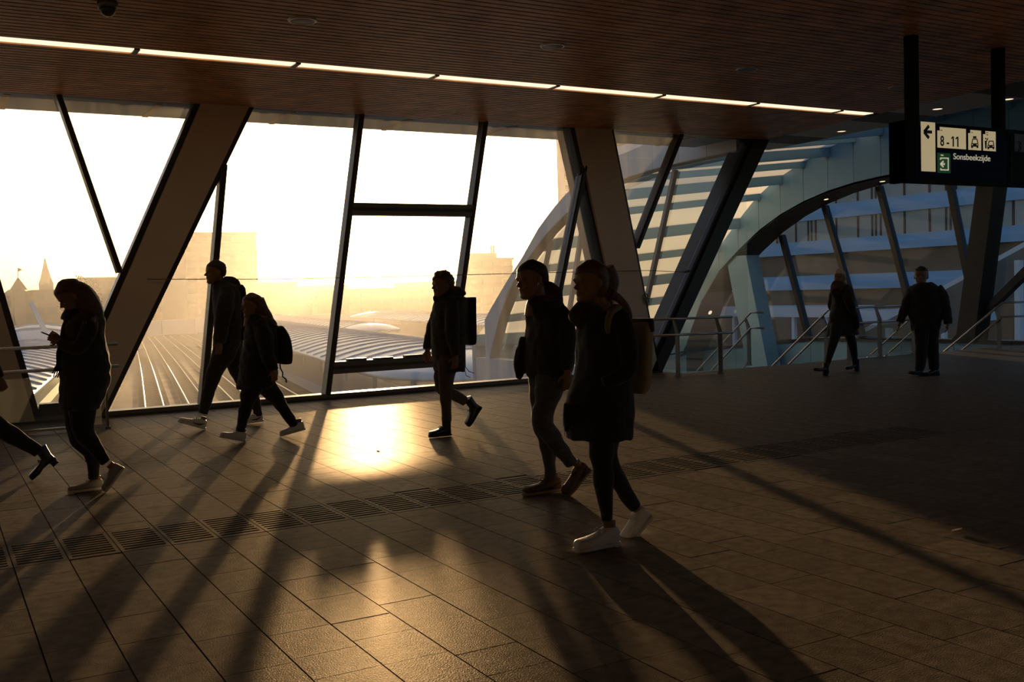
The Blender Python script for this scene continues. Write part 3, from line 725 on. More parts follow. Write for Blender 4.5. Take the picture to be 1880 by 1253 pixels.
# ---------------------------------------------------------------- far buildings
def block(name, pxl, pxr, ytop, D, depth, label, m, floors=0, ybase=None, cat='building', wincol=None, step=None):
    """a building whose front stands at y = D between two picture columns"""
    A = ony(pxl, ytop, D); B = ony(pxr, ytop, D); zt = A.z
    e = empty(name, ((A.x + B.x) / 2, D, ZG), label, cat); inv = e.matrix_world.inverted()
    o = MB().box(A.x, B.x, D, D + depth, ZG, zt).build('body', m, e); o.matrix_parent_inverse = inv
    o = MB().box(A.x - .3, B.x + .3, D - .3, D + depth, zt, zt + .6).build('cornice', m, e); o.matrix_parent_inverse = inv
    if floors:
        h = (zt - ZG) / floors; n = max(3, int((B.x - A.x) / 3.4)); w = (B.x - A.x) / n
        wm = MB().box(-.38, .38, -.12, .05, -.26, .26).mesh('window'); wm.materials.append(M['winglass'])
        fm = MB().box(-.5, .5, -.35, .05, -.08, .08).mesh('sill_band'); fm.materials.append(m)
        for k in range(1, floors):
            z = ZG + h * (k + .55)
            if z > zt - .5 * h * .3: continue
            f = link('sill_band', fm, None, e); f.location = ((A.x + B.x) / 2 - e.location.x, 0, z - .34 * h - ZG); f.scale = (B.x - A.x, 1, h)
            if (zt - z) > 26 : continue
            for i in range(n):
                f = link('window', wm, None, e); f.location = (A.x + (i + .5) * w - e.location.x, 0, z - ZG); f.scale = (w, 1, h)
    return e, A, B, zt
block('office_building', 338, 470, 430, 330, 40, 'hazy office block standing behind the tall man', M['office'], 9)
b2, A, B, zt = block('office_building', 862, 941, 478, 250, 5, 'hazy stepped office block left of the couple', M['office'], 7)
C_ = ony(868, 465, 252); D_ = ony(912, 465, 252); o = MB().box(C_.x, D_.x, 252, 254.5, zt, C_.z).build('upper_storey', M['office'], b2); o.matrix_parent_inverse = b2.matrix_world.inverted()
for px in (909, 913, 868):
    p = ony(px, 458, 252); o = MB().box(p.x - .2, p.x + .2, 254, 254.4, zt, p.z + 1.2).build('antenna', M['slate'], b2); o.matrix_parent_inverse = b2.matrix_world.inverted()
block('residential_tower', 1032, 1068, 150, 190, 3, 'tall tower behind the right slanted pillar frame', M['concrete'], 22)
block('low_building', 540, 640, 528, 420, 30, 'long low building below the sun', M['brick'], 4)
block('low_building', 640, 790, 534, 300, 30, 'low dark building behind the curly haired man', M['brick'], 4)
block('low_building', 780, 860, 520, 350, 30, 'low building between the curly haired man and the stepped block', M['brick'], 4)
block('low_building', 150, 240, 513, 380, 30, 'flat dark building behind the phone woman and pillar', M['brick'], 4)
block('low_building', 60, 152, 536, 360, 30, 'low dark houses under the church spire', M['brick'], 3)
block('low_building', 470, 545, 522, 380, 30, 'dark low building right of the office block', M['brick'], 4)
block('low_building', 256, 342, 524, 390, 30, 'low building left of the hazy office block', M['brick'], 4)
# churches
def spire(px, ytip, yeave, ybase, half, D, name, label, turret=False):
    T = ony(px, ytip, D); E_ = ony(px, yeave, D); s = half * D / FOC * 1.1
    e = empty(name, (T.x, D, ZG), label, 'church'); inv = e.matrix_world.inverted()
    o = MB().box(T.x - s, T.x + s, D - s, D + s, ZG, E_.z).build('tower', M['stone'], e); o.matrix_parent_inverse = inv
    if turret:
        o = MB().rings([[Vector((T.x + s * k * math.cos(t), D + s * k * math.sin(t), E_.z + (T.z - E_.z) * h)) for t in np.linspace(math.pi / 8, 2 * math.pi + math.pi / 8, 9)[:-1]] for k, h in ((1.65, 0), (1.2, .3), (.5, .75), (.08, 1))]).build('roof', M['slate'], e)
        o.matrix_parent_inverse = inv
        F = ony(px, ytip - 18, D)
        o = MB().tube([T, F], .12, 6).build('flag_pole', M['slate'], e); o.matrix_parent_inverse = inv
        o = MB().prism([(F.x, D, F.z), (F.x + 1.1, D, F.z - .5), (F.x, D, F.z - 1.1)], (0, .05, 0)).build('flag', M['slate'], e); o.matrix_parent_inverse = inv
    else:
        o = MB().rings([[Vector((T.x + s * k * math.cos(t), D + s * k * math.sin(t), E_.z + (T.z - E_.z) * h)) for t in np.linspace(math.pi / 8, 2 * math.pi + math.pi / 8, 9)[:-1]] for k, h in ((1.2, 0), (.8, .25), (.38, .62), (.02, 1))]).build('spire', M['slate'], e)
        o.matrix_parent_inverse = inv
    return e
spire(82, 472, 522, 545, 9.5, 420, 'church_tower', 'pointed church spire on the horizon left of the phone woman')
spire(33, 510, 533, 550, 8, 300, 'turret_house', 'small turret with a flag on the skyline at far left', True)
e, A, B, zt = block('town_house', 0, 66, 548, 302, 12, 'dark hipped house below the flag turret at far left', M['brick'], 3)
o = MB().rings([[Vector((A.x, 302, zt)), Vector((B.x, 302, zt)), Vector((B.x, 314, zt)), Vector((A.x, 314, zt))], [Vector((A.x + 2.5, 307, zt + 2.3)), Vector((B.x - 2.5, 307, zt + 2.3)), Vector((B.x - 2.5, 309, zt + 2.3)), Vector((A.x + 2.5, 309, zt + 2.3))]]).build('roof', M['slate'], e)
o.matrix_parent_inverse = e.matrix_world.inverted()
# trees
def tree(px, ytop, D, wpx, label, seed):
    T = ony(px, ytop, D); w = wpx * D / FOC; r = random.Random(seed)
    e = empty('bare_tree', (T.x, D, ZG), label, 'tree', 'trees on the skyline'); inv = e.matrix_world.inverted()
    g = MB(); H = T.z - ZG
    g.tube([(T.x, D, ZG), (T.x + .2, D, ZG + H * .4), (T.x, D, ZG + H * .75)], [.4, .3, .12], 6)
    for k in range(12):
        a = r.uniform(0, 6.28); z = ZG + H * r.uniform(.3, .7)
        g.tube([(T.x, D, z), (T.x + w * .4 * math.cos(a), D + w * .4 * math.sin(a), z + H * .15), (T.x + w * .7 * math.cos(a), D + w * .7 * math.sin(a), z + H * .2)], [.15, .09, .03], 5)
    o = g.build('trunk', M['bark'], e); o.matrix_parent_inverse = inv
    g = MB()
    for k in range(500):
        a, b_, rr = r.uniform(0, 6.28), r.uniform(-1, 1), r.random() ** .4
        c = Vector((T.x + w * rr * math.cos(a) * math.sqrt(1 - b_ * b_), D + w * rr * math.sin(a) * math.sqrt(1 - b_ * b_), ZG + H * .66 + H * .34 * rr * b_))
        s = r.uniform(.25, .6); u = Vector((r.uniform(-1, 1), r.uniform(-1, 1), r.uniform(-1, 1))).normalized() * s; v = u.orthogonal().normalized() * s * .6
        g.add([c - u, c + v, c + u, c - v], [(0, 1, 2, 3)])
    o = g.build('crown', M['leaf'], e, kind='stuff'); o.matrix_parent_inverse = inv
tree(146, 505, 330, 16, 'leafy tree on the skyline above the phone woman', 1)
tree(172, 512, 335, 14, 'low round tree on the skyline beside the slanted pillar', 2)
tree(118, 528, 345, 14, 'dark tree crown at the foot of the church spire', 3)
tree(600, 515, 400, 22, 'tree below the sun left of the middle window', 4)
tree(570, 522, 390, 18, 'tree in the glow right of the two walkers', 5)
# ---------------------------------------------------------------- building beyond the arched glass
XF = 78.0
fac = empty('office_facade', (XF, 65, ZG), 'long banded office facade beyond the arched glass wall', 'building'); inv = fac.matrix_world.inverted()
M['band'] = mat('facade_blue_white', (0.38, 0.64, 0.86), 0.4, vary=.06, scale=.2)
M['brown'] = mat('facade_brown', (0.24, 0.15, 0.085), 0.6, vary=.2, scale=.2)
M['fwin'] = mat('facade_window', (0.55, 0.54, 0.46), 0.25, vary=.1, scale=.1, objvary=.12)
def fp(mb, name, m):
    o = mb.build(name, m, fac); o.matrix_parent_inverse = inv; return o
fp(MB().box(XF + .3, XF + 18, 34, 118, ZG, 24), 'body', M['brown'])
for za, zb in ((.79, 2.22), (4.39, 5.72), (7.78, 9.2), (11.3, 12.7), (14.8, 16.2), (18.3, 19.7)):
    fp(MB().box(XF - .25, XF + .3, 34, 118, za, za + (zb - za) * .5), 'spandrel', M['band'])
    fp(MB().box(XF - .1, XF + .3, 34, 118, za + (zb - za) * .5, zb), 'spandrel', M['band'])
wmesh = MB().box(XF + .05 - XF, .3, -.5, .5, 0, 1).mesh('window'); wmesh.materials.append(M['fwin'])
mmesh = MB().box(-.02, .32, -.09, .09, 0, 1).mesh('window_mullion'); mmesh.materials.append(M['frame_dark'])
for za, zb in ((5.72, 7.78), (9.2, 11.3), (12.7, 14.8), (16.2, 18.3)):
    y = 34.0; k = 0
    while y < 117:
        o = link('window', wmesh, None, fac); o.location = (XF - fac.location.x, y + 1.35 - 65, za - ZG); o.scale = (1, 2.5, zb - za)
        o = link('window_mullion', mmesh, None, fac); o.location = (XF - fac.location.x, y - 65, za - ZG); o.scale = (1, 1, zb - za)
        if k % 3 == 0:
            for d in (.55, 1.0):
                o = link('window_mullion', mmesh, None, fac); o.location = (XF - fac.location.x - .02, y + d - 65, za - ZG); o.scale = (1, .8, zb - za)
        y += 2.7; k += 1
# low white station buildings in front of the facade
for (x0, y0, y1, z0, z1), lab in (((58, 44, 52, -2.4, -.6), 'white flat canopy behind the man by the stairs'), ((60, 56, 70, -2.2, -.4), 'white gantry canopy left of the woman by the stairs')):
    e = empty('station_canopy', (x0, y0, ZG), lab, 'canopy'); iv = e.matrix_world.inverted()
    o = MB().box(x0, x0 + 5, y0, y1, z1 - .8, z1).build('roof', M['roof_white'], e); o.matrix_parent_inverse = iv
    for yy_ in np.arange(y0 + .5, y1, 3.5):
        o = MB().box(x0 + .3, x0 + .6, yy_, yy_ + .3, ZG, z1 - .8).build('post', M['roof_white'], e); o.matrix_parent_inverse = iv
e = empty('station_ramp', (52, 40, ZG), 'white sloping roof below the sign seen through the glass', 'canopy'); iv = e.matrix_world.inverted()
for k in range(6):
    y0 = 30 + k * 2.6
    o = MB().prism([(46, y0, 3.2 - k * 1.15), (46, y0 + 2.57, 3.2 - (k + 1) * 1.15), (54, y0 + 2.57, 3.2 - (k + 1) * 1.15), (54, y0, 3.2 - k * 1.15)], (0, 0, .25)).build('roof_panel', M['roof_white'], e); o.matrix_parent_inverse = iv
    o = MB().box(46.2, 46.5, y0 + 1, y0 + 1.3, ZG, 3.0 - (k + .6) * 1.15).build('post', M['roof_white'], e); o.matrix_parent_inverse = iv

# ---------------------------------------------------------------- low sun haze over the town
hz = bpy.data.materials.new('haze'); hz.use_nodes = True
nt = hz.node_tree; nt.nodes.clear(); ho = nt.nodes.new('ShaderNodeOutputMaterial'); hv = nt.nodes.new('ShaderNodeVolumeScatter')
hv.inputs['Color'].default_value = (1, .97, .93, 1); hv.inputs['Density'].default_value = .00055; hv.inputs['Anisotropy'].default_value = .73
nt.links.new(hv.outputs[0], ho.inputs['Volume'])
try: hz.cycles.homogeneous_volume = True
except Exception: pass
MB().prism([(-260, 45, ZG - .1), (36, 45, ZG - .1), (405, 520, ZG - .1), (-260, 520, ZG - .1)], (0, 0, 125)).build('haze', hz, kind='stuff', label='sunlit haze lying over the tracks and town', cat='haze')
# ================================================================ PEOPLE
def cr(P, k=4):
    """Catmull-Rom through rows of numbers"""
    P = np.array(P, float); Q = np.vstack([2 * P[0] - P[1], P, 2 * P[-1] - P[-2]]); out = []
    for i in range(1, len(Q) - 2):
        for t in np.linspace(0, 1, k, endpoint=False):
            a, b, c, d = Q[i - 1], Q[i], Q[i + 1], Q[i + 2]
            out.append(.5 * ((2 * b) + (c - a) * t + (2 * a - 5 * b + 4 * c - d) * t * t + (3 * b - a - 3 * c + d) * t ** 3))
    out.append(P[-1]); return np.array(out)
def wrinkle(me, amp):
    n = len(me.vertices); co = np.empty(n * 3); me.vertices.foreach_get('co', co); co = co.reshape(-1, 3)
    no = np.empty(n * 3); me.vertex_normals.foreach_get('vector', no); no = no.reshape(-1, 3)
    r = np.random.RandomState(int(abs(co[0].sum()) * 1000) % 9999); dsp = np.zeros(n)
    wob = np.sin(co @ r.normal(0, 9, 3)) * 1.2
    for k, a in ((22, 1.0), (34, .8), (55, .55), (80, .3)):
        for j in range(2):
            v = r.normal(0, 1, 3); v[2] *= 1.3; v /= np.linalg.norm(v)
            dsp += a * np.sin(co @ v * k + r.uniform(0, 6.3) + wob)
    co += no * (dsp * amp)[:, None]; me.vertices.foreach_set('co', co.ravel()); me.update()
def remesh(mb, name, voxel, material, smooth_it=4, parent=None, label=None, wr=0.0, **kw):
    me = mb.mesh('tmp'); o = bpy.data.objects.new('tmp', me); COL.objects.link(o)
    m = o.modifiers.new('r', 'REMESH'); m.mode = 'VOXEL'; m.voxel_size = voxel; m.adaptivity = voxel * .35
    if smooth_it:
        s = o.modifiers.new('s', 'SMOOTH'); s.iterations = smooth_it; s.factor = .5
    dg = bpy.context.evaluated_depsgraph_get()
    r = bpy.data.meshes.new_from_object(o.evaluated_get(dg)); bpy.data.objects.remove(o); bpy.data.meshes.remove(me)
    r.name = name; r.materials.clear()
    if wr: wrinkle(r, wr)
    return link(name, r, material, parent, True, label=label, **kw)
class Fig:
    """a figure laid out on its own sagittal plane, which stands on the floor at its foot"""
    def __init__(s, foot, facing, name_label, group='people walking through the hall', scale_v=.007):
        s.P = onz(*foot); s.d = Vector((math.cos(facing), math.sin(facing), 0)); s.s = Vector((-s.d.y, s.d.x, 0))
        if s.s.dot(EYEV - s.P) < 0: s.s = -s.s          # s points to the camera side
        s.v = (s.P - EYEV); s.v.z = 0; s.v.normalize()
        s.front = abs(s.d.cross(s.v).z) < .45
        s.n = s.s if not s.front else (s.d if s.d.dot(EYEV - s.P) > 0 else -s.d)
        s.label = name_label; s.parts = {}; s.vox = scale_v; s.skinb = MB(); s.group = group
    def pt(s, x, y, lat=0.0):
        return onv(x, y, s.P + s.n * lat, s.n)
    def m(s, p, px):            # pixel length -> metres at p
        return px * (p - EYEV).dot(fwd) / FOC
    def get(s, k): return s.parts.setdefault(k, MB())
    def limb(s, item, pts, flat=1.0, body=True, n=14, sc=1.0):
        """pts: (x, y, apparent width, lat)"""
        A = cr([(*p, 0.0)[:4] if len(p) == 3 else p for p in pts])
        C = [s.pt(a[0], a[1], a[3]) for a in A]; R = [s.m(c, a[2]) / 2 * sc for c, a in zip(C, A)]
        if item: s.get(item).tube(C, R, n)
        if body: s.skinb.tube(C, [r * .84 for r in R], 10)
        return C, R
    def trunk(s, item, rows, body=True, n=26, shrink=.86, bodyitem=None):
        """rows: (x left, x right, y, half width across, lat): level elliptic slices"""
        A = cr([(*r, 0.0) if len(r) == 4 else r for r in rows])
        sd, ss = abs(s.d.cross(s.v).z), abs(s.s.cross(s.v).z)
        R1, R2 = [], []
        for xl, xr, y, b, lat in A:
            c = s.pt((xl + xr) / 2, y, lat); w = s.m(c, xr - xl) / 2
            if sd > .45:
                b = min(b, w * .92 / max(ss, .05)); a = math.sqrt(max(w * w - (b * ss) ** 2, (w * .45) ** 2)) / sd
            else:
                a = b; b = math.sqrt(max(w * w - (a * sd) ** 2, (w * .5) ** 2)) / ss
            def ring(k, nn): return [c + s.d * a * k * math.cos(t) + s.s * b * k * math.sin(t) for t in np.linspace(0, 2 * math.pi, nn + 1)[:-1]]
            R1.append(ring(1, n)); R2.append(ring(shrink, 16))
        if item: s.get(item).rings(R1)
        if body: s.skinb.rings(R2)
    def head(s, top, chin, pitch=0.0, yaw=0.0, scale=1.0, ears=True):
        """builds skull, face, ears in the skin mesh; returns the local frame"""
        T, Cn = s.pt(*top), s.pt(*chin)
        H = (T - Cn).length * scale
        f = (Matrix.Rotation(yaw, 3, 'Z') @ s.d); side = Vector((-f.y, f.x, 0)); up = Vector((0, 0, 1))
        f2 = (f * math.cos(pitch) - up * math.sin(pitch)); u2 = (up * math.cos(pitch) + f * math.sin(pitch))
        mid = (T + Cn) / 2
        org = mid - u2 * H * .5 - f2 * .02 * H
        s.hd = (org, f2, side, u2, H)
        Lp = lambda x, y, z: org + f2 * x * H + side * y * H + u2 * z * H
        s.Lp = Lp
        prof = [(-.02, .32, .14, .10), (.03, .385, .06, .165), (.09, .40, -.02, .215), (.15, .375, -.10, .245), (.20, .39, -.16, .262), (.245, .375, -.22, .272), (.29, .40, -.28, .285), (.34, .385, -.33, .297), (.42, .375, -.38, .312), (.50, .355, -.415, .325), (.56, .395, -.43, .332), (.65, .405, -.445, .338), (.75, .38, -.44, .335), (.85, .30, -.385, .30), (.93, .175, -.26, .215), (.985, .02, -.10, .09)]
        rings = []
        for z, fr, bk, hw in cr(prof, 2):
            cx, a = (fr + bk) / 2, (fr - bk) / 2
            rings.append([Lp(cx + a * (abs(math.cos(t)) ** .9) * (1 if math.cos(t) > 0 else -1), hw * (abs(math.sin(t)) ** .85) * (1 if math.sin(t) > 0 else -1), z) for t in np.linspace(0, 2 * math.pi, 25)[:-1]])
        s.skinb.rings(rings)
        nose = []
        for z, x0, x1, w in ((.545, .34, .385, .03), (.48, .33, .43, .036), (.41, .33, .49, .05), (.37, .33, .515, .058), (.345, .33, .47, .055), (.33, .33, .40, .04)):
            nose.append([Lp((x0 + x1) / 2 + (x1 - x0) / 2 * math.cos(t), w * math.sin(t), z) for t in np.linspace(0, 2 * math.pi, 11)[:-1]])
        s.skinb.rings(nose)
        for z, x, w, h in ((.275, .375, .11, .022), (.225, .365, .10, .026)):
            s.skinb.ell(Lp(x, 0, z), (f2 * .05 * H, side * w * H, u2 * h * H))
        for sg_ in (-1, 1):
            if ears:
                s.skinb.ell(Lp(-.03, sg_ * .345, .45), (f2 * .075 * H, side * .03 * H, u2 * .12 * H))
                s.skinb.ell(Lp(-.02, sg_ * .35, .37), (f2 * .04 * H, side * .028 * H, u2 * .05 * H))
            s.skinb.ell(Lp(.335, sg_ * .135, .50), (f2 * .045 * H, side * .06 * H, u2 * .032 * H))     # eyelids
            s.skinb.ell(Lp(.36, sg_ * .14, .565), (f2 * .05 * H, side * .10 * H, u2 * .03 * H))          # brow
            s.skinb.ell(Lp(.27, sg_ * .2, .37), (f2 * .09 * H, side * .07 * H, u2 * .07 * H))            # cheek
        return s.hd
    def neck(s, base, r=.058):
        org, f2, side, u2, H = s.hd
        a = s.Lp(-.10, 0, .32); b = s.Lp(-.14, 0, .05); c = s.pt(*base)
        s.skinb.tube([a, b, b.lerp(c, .5), c, c - Vector((0, 0, .08))], [r, r, r * 1.02, r * 1.15, r * 1.4], 14)
    def hair_cap(s, item='hair', grow=.045, fringe=.72, nape=.16, curly=0, seed=1, temple=.14, ear=-.06):
        Lp, H = s.Lp, s.hd[4]; rings = []
        for z in np.linspace(nape, 1.0 + grow, 15):
            k = np.interp(z, [nape, .35, .6, .75, .85, .93, 1.0 + grow], [.80, .95, 1, 1, .92, .68, .16])
            fr = np.interp(z, [nape, .40, .55, .64, fringe, .85, .95, 1.0 + grow], [-.24 if ear < 0 else ear - .06, ear - .04 if ear < 0 else ear, ear + .04, temple + .06, .40, .355, .22, .06])
            bk = np.interp(z, [nape, .35, .6, .75, .85, .93, 1.0 + grow], [-.30, -.42, -.47, -.475, -.43, -.32, -.10])
            hw = (.352 + grow * .3) * k
            cx, a = (fr + bk) / 2, max((fr - bk) / 2, .02)
            rings.append([Lp(cx + a * math.cos(t), hw * math.sin(t), z) for t in np.linspace(0, 2 * math.pi, 25)[:-1]])
        s.get(item).rings(rings)
        r = random.Random(seed)
        for k in range(curly):
            t, z = r.uniform(0, 6.28), r.uniform(.4, 1.02)
            if z < fringe and math.cos(t) > -.1: continue
            x = -.03 + .43 * math.cos(t) * math.sqrt(max(0, 1 - max(0, (z - .55) / .5) ** 2)); y_ = .35 * math.sin(t) * math.sqrt(max(0, 1 - max(0, (z - .55) / .5) ** 2))
            c = Lp(x, y_, z); rr = H * r.uniform(.05, .085)
            s.get(item).ell(c, ((rr, 0, 0), (0, rr, 0), (0, 0, rr)), 8, 6)
    def hand(s, wrist, toward, curl=.5, size=.185, palm_side=1, thumb_fwd=1):
        """wrist, toward: world points; palm with four unequal curled fingers and a thumb"""
        w = Vector(wrist); d = (Vector(toward) - w).normalized()
        nrm = s.s * palm_side; nrm = (nrm - d * nrm.dot(d)).normalized()       # back of the hand normal
        acr = d.cross(nrm).normalized()
        if acr.dot(s.d) * thumb_fwd < 0: acr = -acr                         # thumb side points forward
        k = size / .185; sk = s.skinb
        sk.tube([w - d * .06 * k, w, w + d * .03 * k], [.026 * k, .025 * k, .026 * k], 10)
        pr = []
        for t, wd, th in ((0, .028, .018), (.03, .036, .019), (.06, .041, .018), (.09, .041, .015)):
            c = w + d * t * k; pr.append([c + acr * wd * k * math.cos(a) + nrm * th * k * math.sin(a) for a in np.linspace(0, 2 * math.pi, 15)[:-1]])
        sk.rings(pr)
        for j, (off, L) in enumerate(((.031, .072), (.0105, .08), (-.0105, .074), (-.031, .058))):
            p = w + d * .085 * k + acr * off * k; dirv = (d + acr * off * 2.0).normalized(); pts = [p]; ang = 0
            for seg in (.45, .3, .25):
                ang += curl * (.55 if seg == .45 else .75)
                dv = dirv * math.cos(ang) - nrm * math.sin(ang); pts.append(pts[-1] + dv * L * seg * k)
            sk.tube(pts, [.0092 * k, .009 * k, .0082 * k, .006 * k], 8)
        p = w + d * .03 * k + acr * .03 * k; q = p + (d * .5 + acr * .75 - nrm * .25).normalized() * .036 * k; r_ = q + (d * .85 + acr * .25 - nrm * .4).normalized() * .032 * k
        sk.tube([p - acr * .012 * k, p, q, r_], [.013 * k, .0125 * k, .010 * k, .0075 * k], 8)
    def shoe(s, heel, toe, lat, h, m_up, m_sole, w=.095, boot=0.0, tip=0.0, laces=None, heel_h=0.0, swoosh=None, ground=None):
        """heel, toe: pixels of the sole's two ends; h: height at the ankle in metres"""
        A, B = s.pt(*heel, lat), s.pt(*toe, lat)
        if s.front: B = B + s.d * .17; A = A - s.d * .05
        if ground == 'flat': A.z = B.z = .002 + heel_h
        elif ground == 'tip':
            dz = min(A.z - heel_h * .9, B.z) - .002; A.z -= dz; B.z -= dz
        d = (B - A); L = d.length; d.normalize(); side = s.s.copy() if not s.front else Vector((-d.y, d.x, 0)).normalized(); up = side.cross(d).normalized()
        if up.z < 0: up = -up
        P = lambda x, y, z: A + d * (x * L) + side * y + up * z
        root = None
        def sec(x, hw, z0, z1, k=.62):
            pts = []
            for t in np.linspace(0, 2 * math.pi, 21)[:-1]:
                cs, sn = math.cos(t), math.sin(t)
                pts.append(P(x, hw * math.copysign(abs(cs) ** k, cs), (z0 + z1) / 2 + (z1 - z0) / 2 * math.copysign(abs(sn) ** k, sn)))
            return pts
        st = .028
        up_r = [(.0, .022, .6), (.03, .034, .92), (.10, .038, 1.0), (.22, .040, 1.0), (.34, .041, .95), (.46, .043, .76), (.58, .046, .68), (.70, .049, .62), (.82, .049, .59), (.92, .045, .56), (.97, .037, .50), (1.0, .024, .42)]
        g = MB(); g.rings([sec(x, hw * w / .095, st * .6, max(st + .012, h * zf)) for x, hw, zf in up_r])
        if boot:
            c0 = P(.17, 0, h * .8); g.tube([P(.2, 0, h * .55), c0, c0 + Vector((0, 0, 1)) * boot * .3 + up * boot * .7], [.044, .047, .053], 14)
        o = remesh(g, 'shoe', .006, m_up, 3, s.root)
        g = MB(); g.rings([sec(x, (hw + .004) * w / .095, 0 if not heel_h or x > .55 or x < .3 else heel_h * .6, st + (tip * max(0, x - .8))) for x, hw in ((-.012, .024), (.03, .040), (.12, .043), (.3, .040), (.5, .042), (.68, .051), (.84, .050), (.94, .042), (.985, .032), (1.008, .018))])
        if heel_h: g.add(*(lambda v: (v, [(0, 1, 2, 3), (7, 6, 5, 4), (0, 4, 5, 1), (1, 5, 6, 2), (2, 6, 7, 3), (3, 7, 4, 0)]))([P(x, y, z) for z, q in ((-heel_h, .8), (.01, 1)) for x, y in ((.02, -.03 * q), (.24, -.03 * q), (.24, .03 * q), (.02, .03 * q))]))
        g.build('sole', m_sole, o, True)
        if laces:
            g = MB()
            for i, x in enumerate(np.linspace(.40, .62, 5)):
                zt = h * np.interp(x, [.34, .46, .58, .70], [.95, .76, .60, .49]) + .004
                g.tube([P(x, -.03, zt - .012), P(x + .01, 0, zt + .004), P(x, .03, zt - .012)], .0035, 6)
            for sg_ in (-1, 1): g.tube([P(.40, 0, h * .86), P(.43, sg_ * .03, h * .95), P(.47, sg_ * .045, h * .82), P(.43, sg_ * .02, h * .80)], .003, 6)
            g.build('laces', laces, o, True)
        if swoosh:
            g = MB(); zz = lambda x: h * np.interp(x, [0, .1, .34, .46, .58, .7], [.8, .85, .8, .6, .46, .38])
            yy = .0435 * w / .095
            top = [P(x, yy + .004, st + (zz(x) - st) * f) for x, f in ((.08, .62), (.2, .42), (.34, .30), (.46, .45), (.54, .78))]
            bot = [P(x, yy + .004, st + (zz(x) - st) * f) for x, f in ((.5, .42), (.42, .18), (.3, .06), (.18, .24))]
            g.prism(top + bot, s.s * -.006); g.build('side_mark', swoosh, o)
        # foot inside
        s.skinb.tube([P(.08, 0, h * .45), P(.2, 0, h * .6), P(.45, 0, h * .45), P(.7, 0, h * .3), P(.88, 0, h * .26)], [.026, .03, .03, .028, .02], 10)
        s.skinb.tube([P(.17, 0, h * .5), P(.17, 0, h * 1.25)], [.03, .033], 10)
        return o
    def start(s):
        s.root = bpy.data.objects.new('person', bpy.data.meshes.new('person')); COL.objects.link(s.root)
        tag(s.root, s.label, 'person', s.group); return s
    def finish(s, mats, skin):
        b = remesh(s.skinb, 'body_tmp', s.vox * .8, skin, 2)
        old = s.root.data; s.root.data = b.data; s.root.data.name = 'person'; bpy.data.objects.remove(b); bpy.data.meshes.remove(old)
        for k, mb in s.parts.items():
            m = mats[k]; it = 3
            remesh(mb, k, s.vox if k not in ('hair', 'scarf') else s.vox * .8, m, 3 if k != 'hair' else 1, s.root, wr={'hair': .0012, 'trousers': .0022, 'tights': .0004, 'scarf': .0045}.get(k, .0036))
def zf(ox, oy, sc): return lambda x, y: (ox + x / sc, oy + y / sc)
def tr(z, rows, sc, kind):
    out = []
    for r in rows:
        if kind == 'trunk':
            (xl, y), (xr, _) = z(r[0], r[2]), z(r[1], r[2]); out.append((xl, xr, y, *r[3:]))
        else:
            x, y = z(r[0], r[1]); out.append((x, y, r[2] / sc, *(r[3:] if len(r) > 3 else (0.0,))))
    return out
cl = lambda n, c, r=.85, b=.25: mat(n, c, r, vary=.18, scale=25, bump=b, bscale=90, sheen=.15)
M['skin'] = mat('skin', (.24, .14, .09), .5, vary=.05, scale=20)
M['hair_dark'] = mat('dark_hair', (.035, .02, .012), .5, vary=.35, scale=60, bump=.5, bscale=140)
M['hair_brown'] = mat('brown_hair', (.11, .05, .022), .42, vary=.35, scale=60, bump=.5, bscale=140)
M['hair_fair'] = mat('fair_hair', (.62, .50, .34), .5, vary=.3, scale=60, bump=.5, bscale=140)
M['black_cloth'] = cl('black_cloth', (.014, .013, .012)); M['dark_cloth'] = cl('dark_cloth', (.024, .021, .018)); M['maroon'] = cl('maroon_cloth', (.05, .014, .010))
M['jeans'] = cl('grey_jeans', (.075, .08, .085)); M['black_jeans'] = cl('black_jeans', (.010, .010, .010)); M['taupe'] = cl('taupe_trousers', (.10, .08, .055)); M['olive'] = cl('olive_parka', (.035, .033, .02))
M['scarf'] = cl('olive_scarf', (.045, .04, .026)); M['white_shoe'] = mat('white_leather', (.72, .72, .70), .45, vary=.04); M['white_sole'] = mat('white_rubber', (.66, .65, .62), .6, vary=.05)
M['brown_shoe'] = mat('brown_suede', (.11, .075, .05), .7, vary=.2); M['black_shoe'] = mat('black_leather', (.012, .011, .010), .32, vary=.1); M['black_sole'] = mat('black_rubber', (.015, .014, .013), .7)
M['pale_sole'] = mat('pale_rubber', (.30, .24, .19), .7); M['canvas'] = mat('cream_canvas', (.40, .37, .28), .85, vary=.08, bump=.2); M['strap'] = mat('bag_strap', (.20, .17, .11), .8); M['pack'] = cl('black_pack', (.012, .012, .013))
M['brown_flap'] = mat('leather_flap', (.035, .02, .013), .6); M['grey_shoe'] = mat('grey_canvas', (.30, .30, .29), .7)
FW = math.pi
# ---------------------------------------------------------------- near woman
zg, zd, zl = zf(930, 460, 6.963), zf(920, 560, 4.82), zf(930, 760, 4.82)
f = Fig((1098, 1001), FW, 'woman in a black coat and scarf with a cream backpack, nearest the camera').start()
f.head(zg(1150, 158), zg(985, 640), pitch=.05); f.neck((1103, 566)); f.hair_cap('hair', .05, .70, .1, temple=.22, ear=.10)
f.limb('hair', tr(zg, [(1250, 230, 250), (1310, 400, 250), (1290, 540, 220), (1250, 640, 160)], 6.963, 0), body=False)
f.limb('hair', tr(zg, [(1330, 560, 130, .05), (1430, 620, 110, .06), (1500, 690, 100, .07), (1550, 780, 80, .07), (1590, 870, 40, .07)], 6.963, 0), body=False)
f.limb('scarf', tr(zg, [(1010, 650, 190), (1020, 720, 330), (1030, 800, 440), (1040, 880, 430), (1000, 960, 330)], 6.963, 0), body=False)
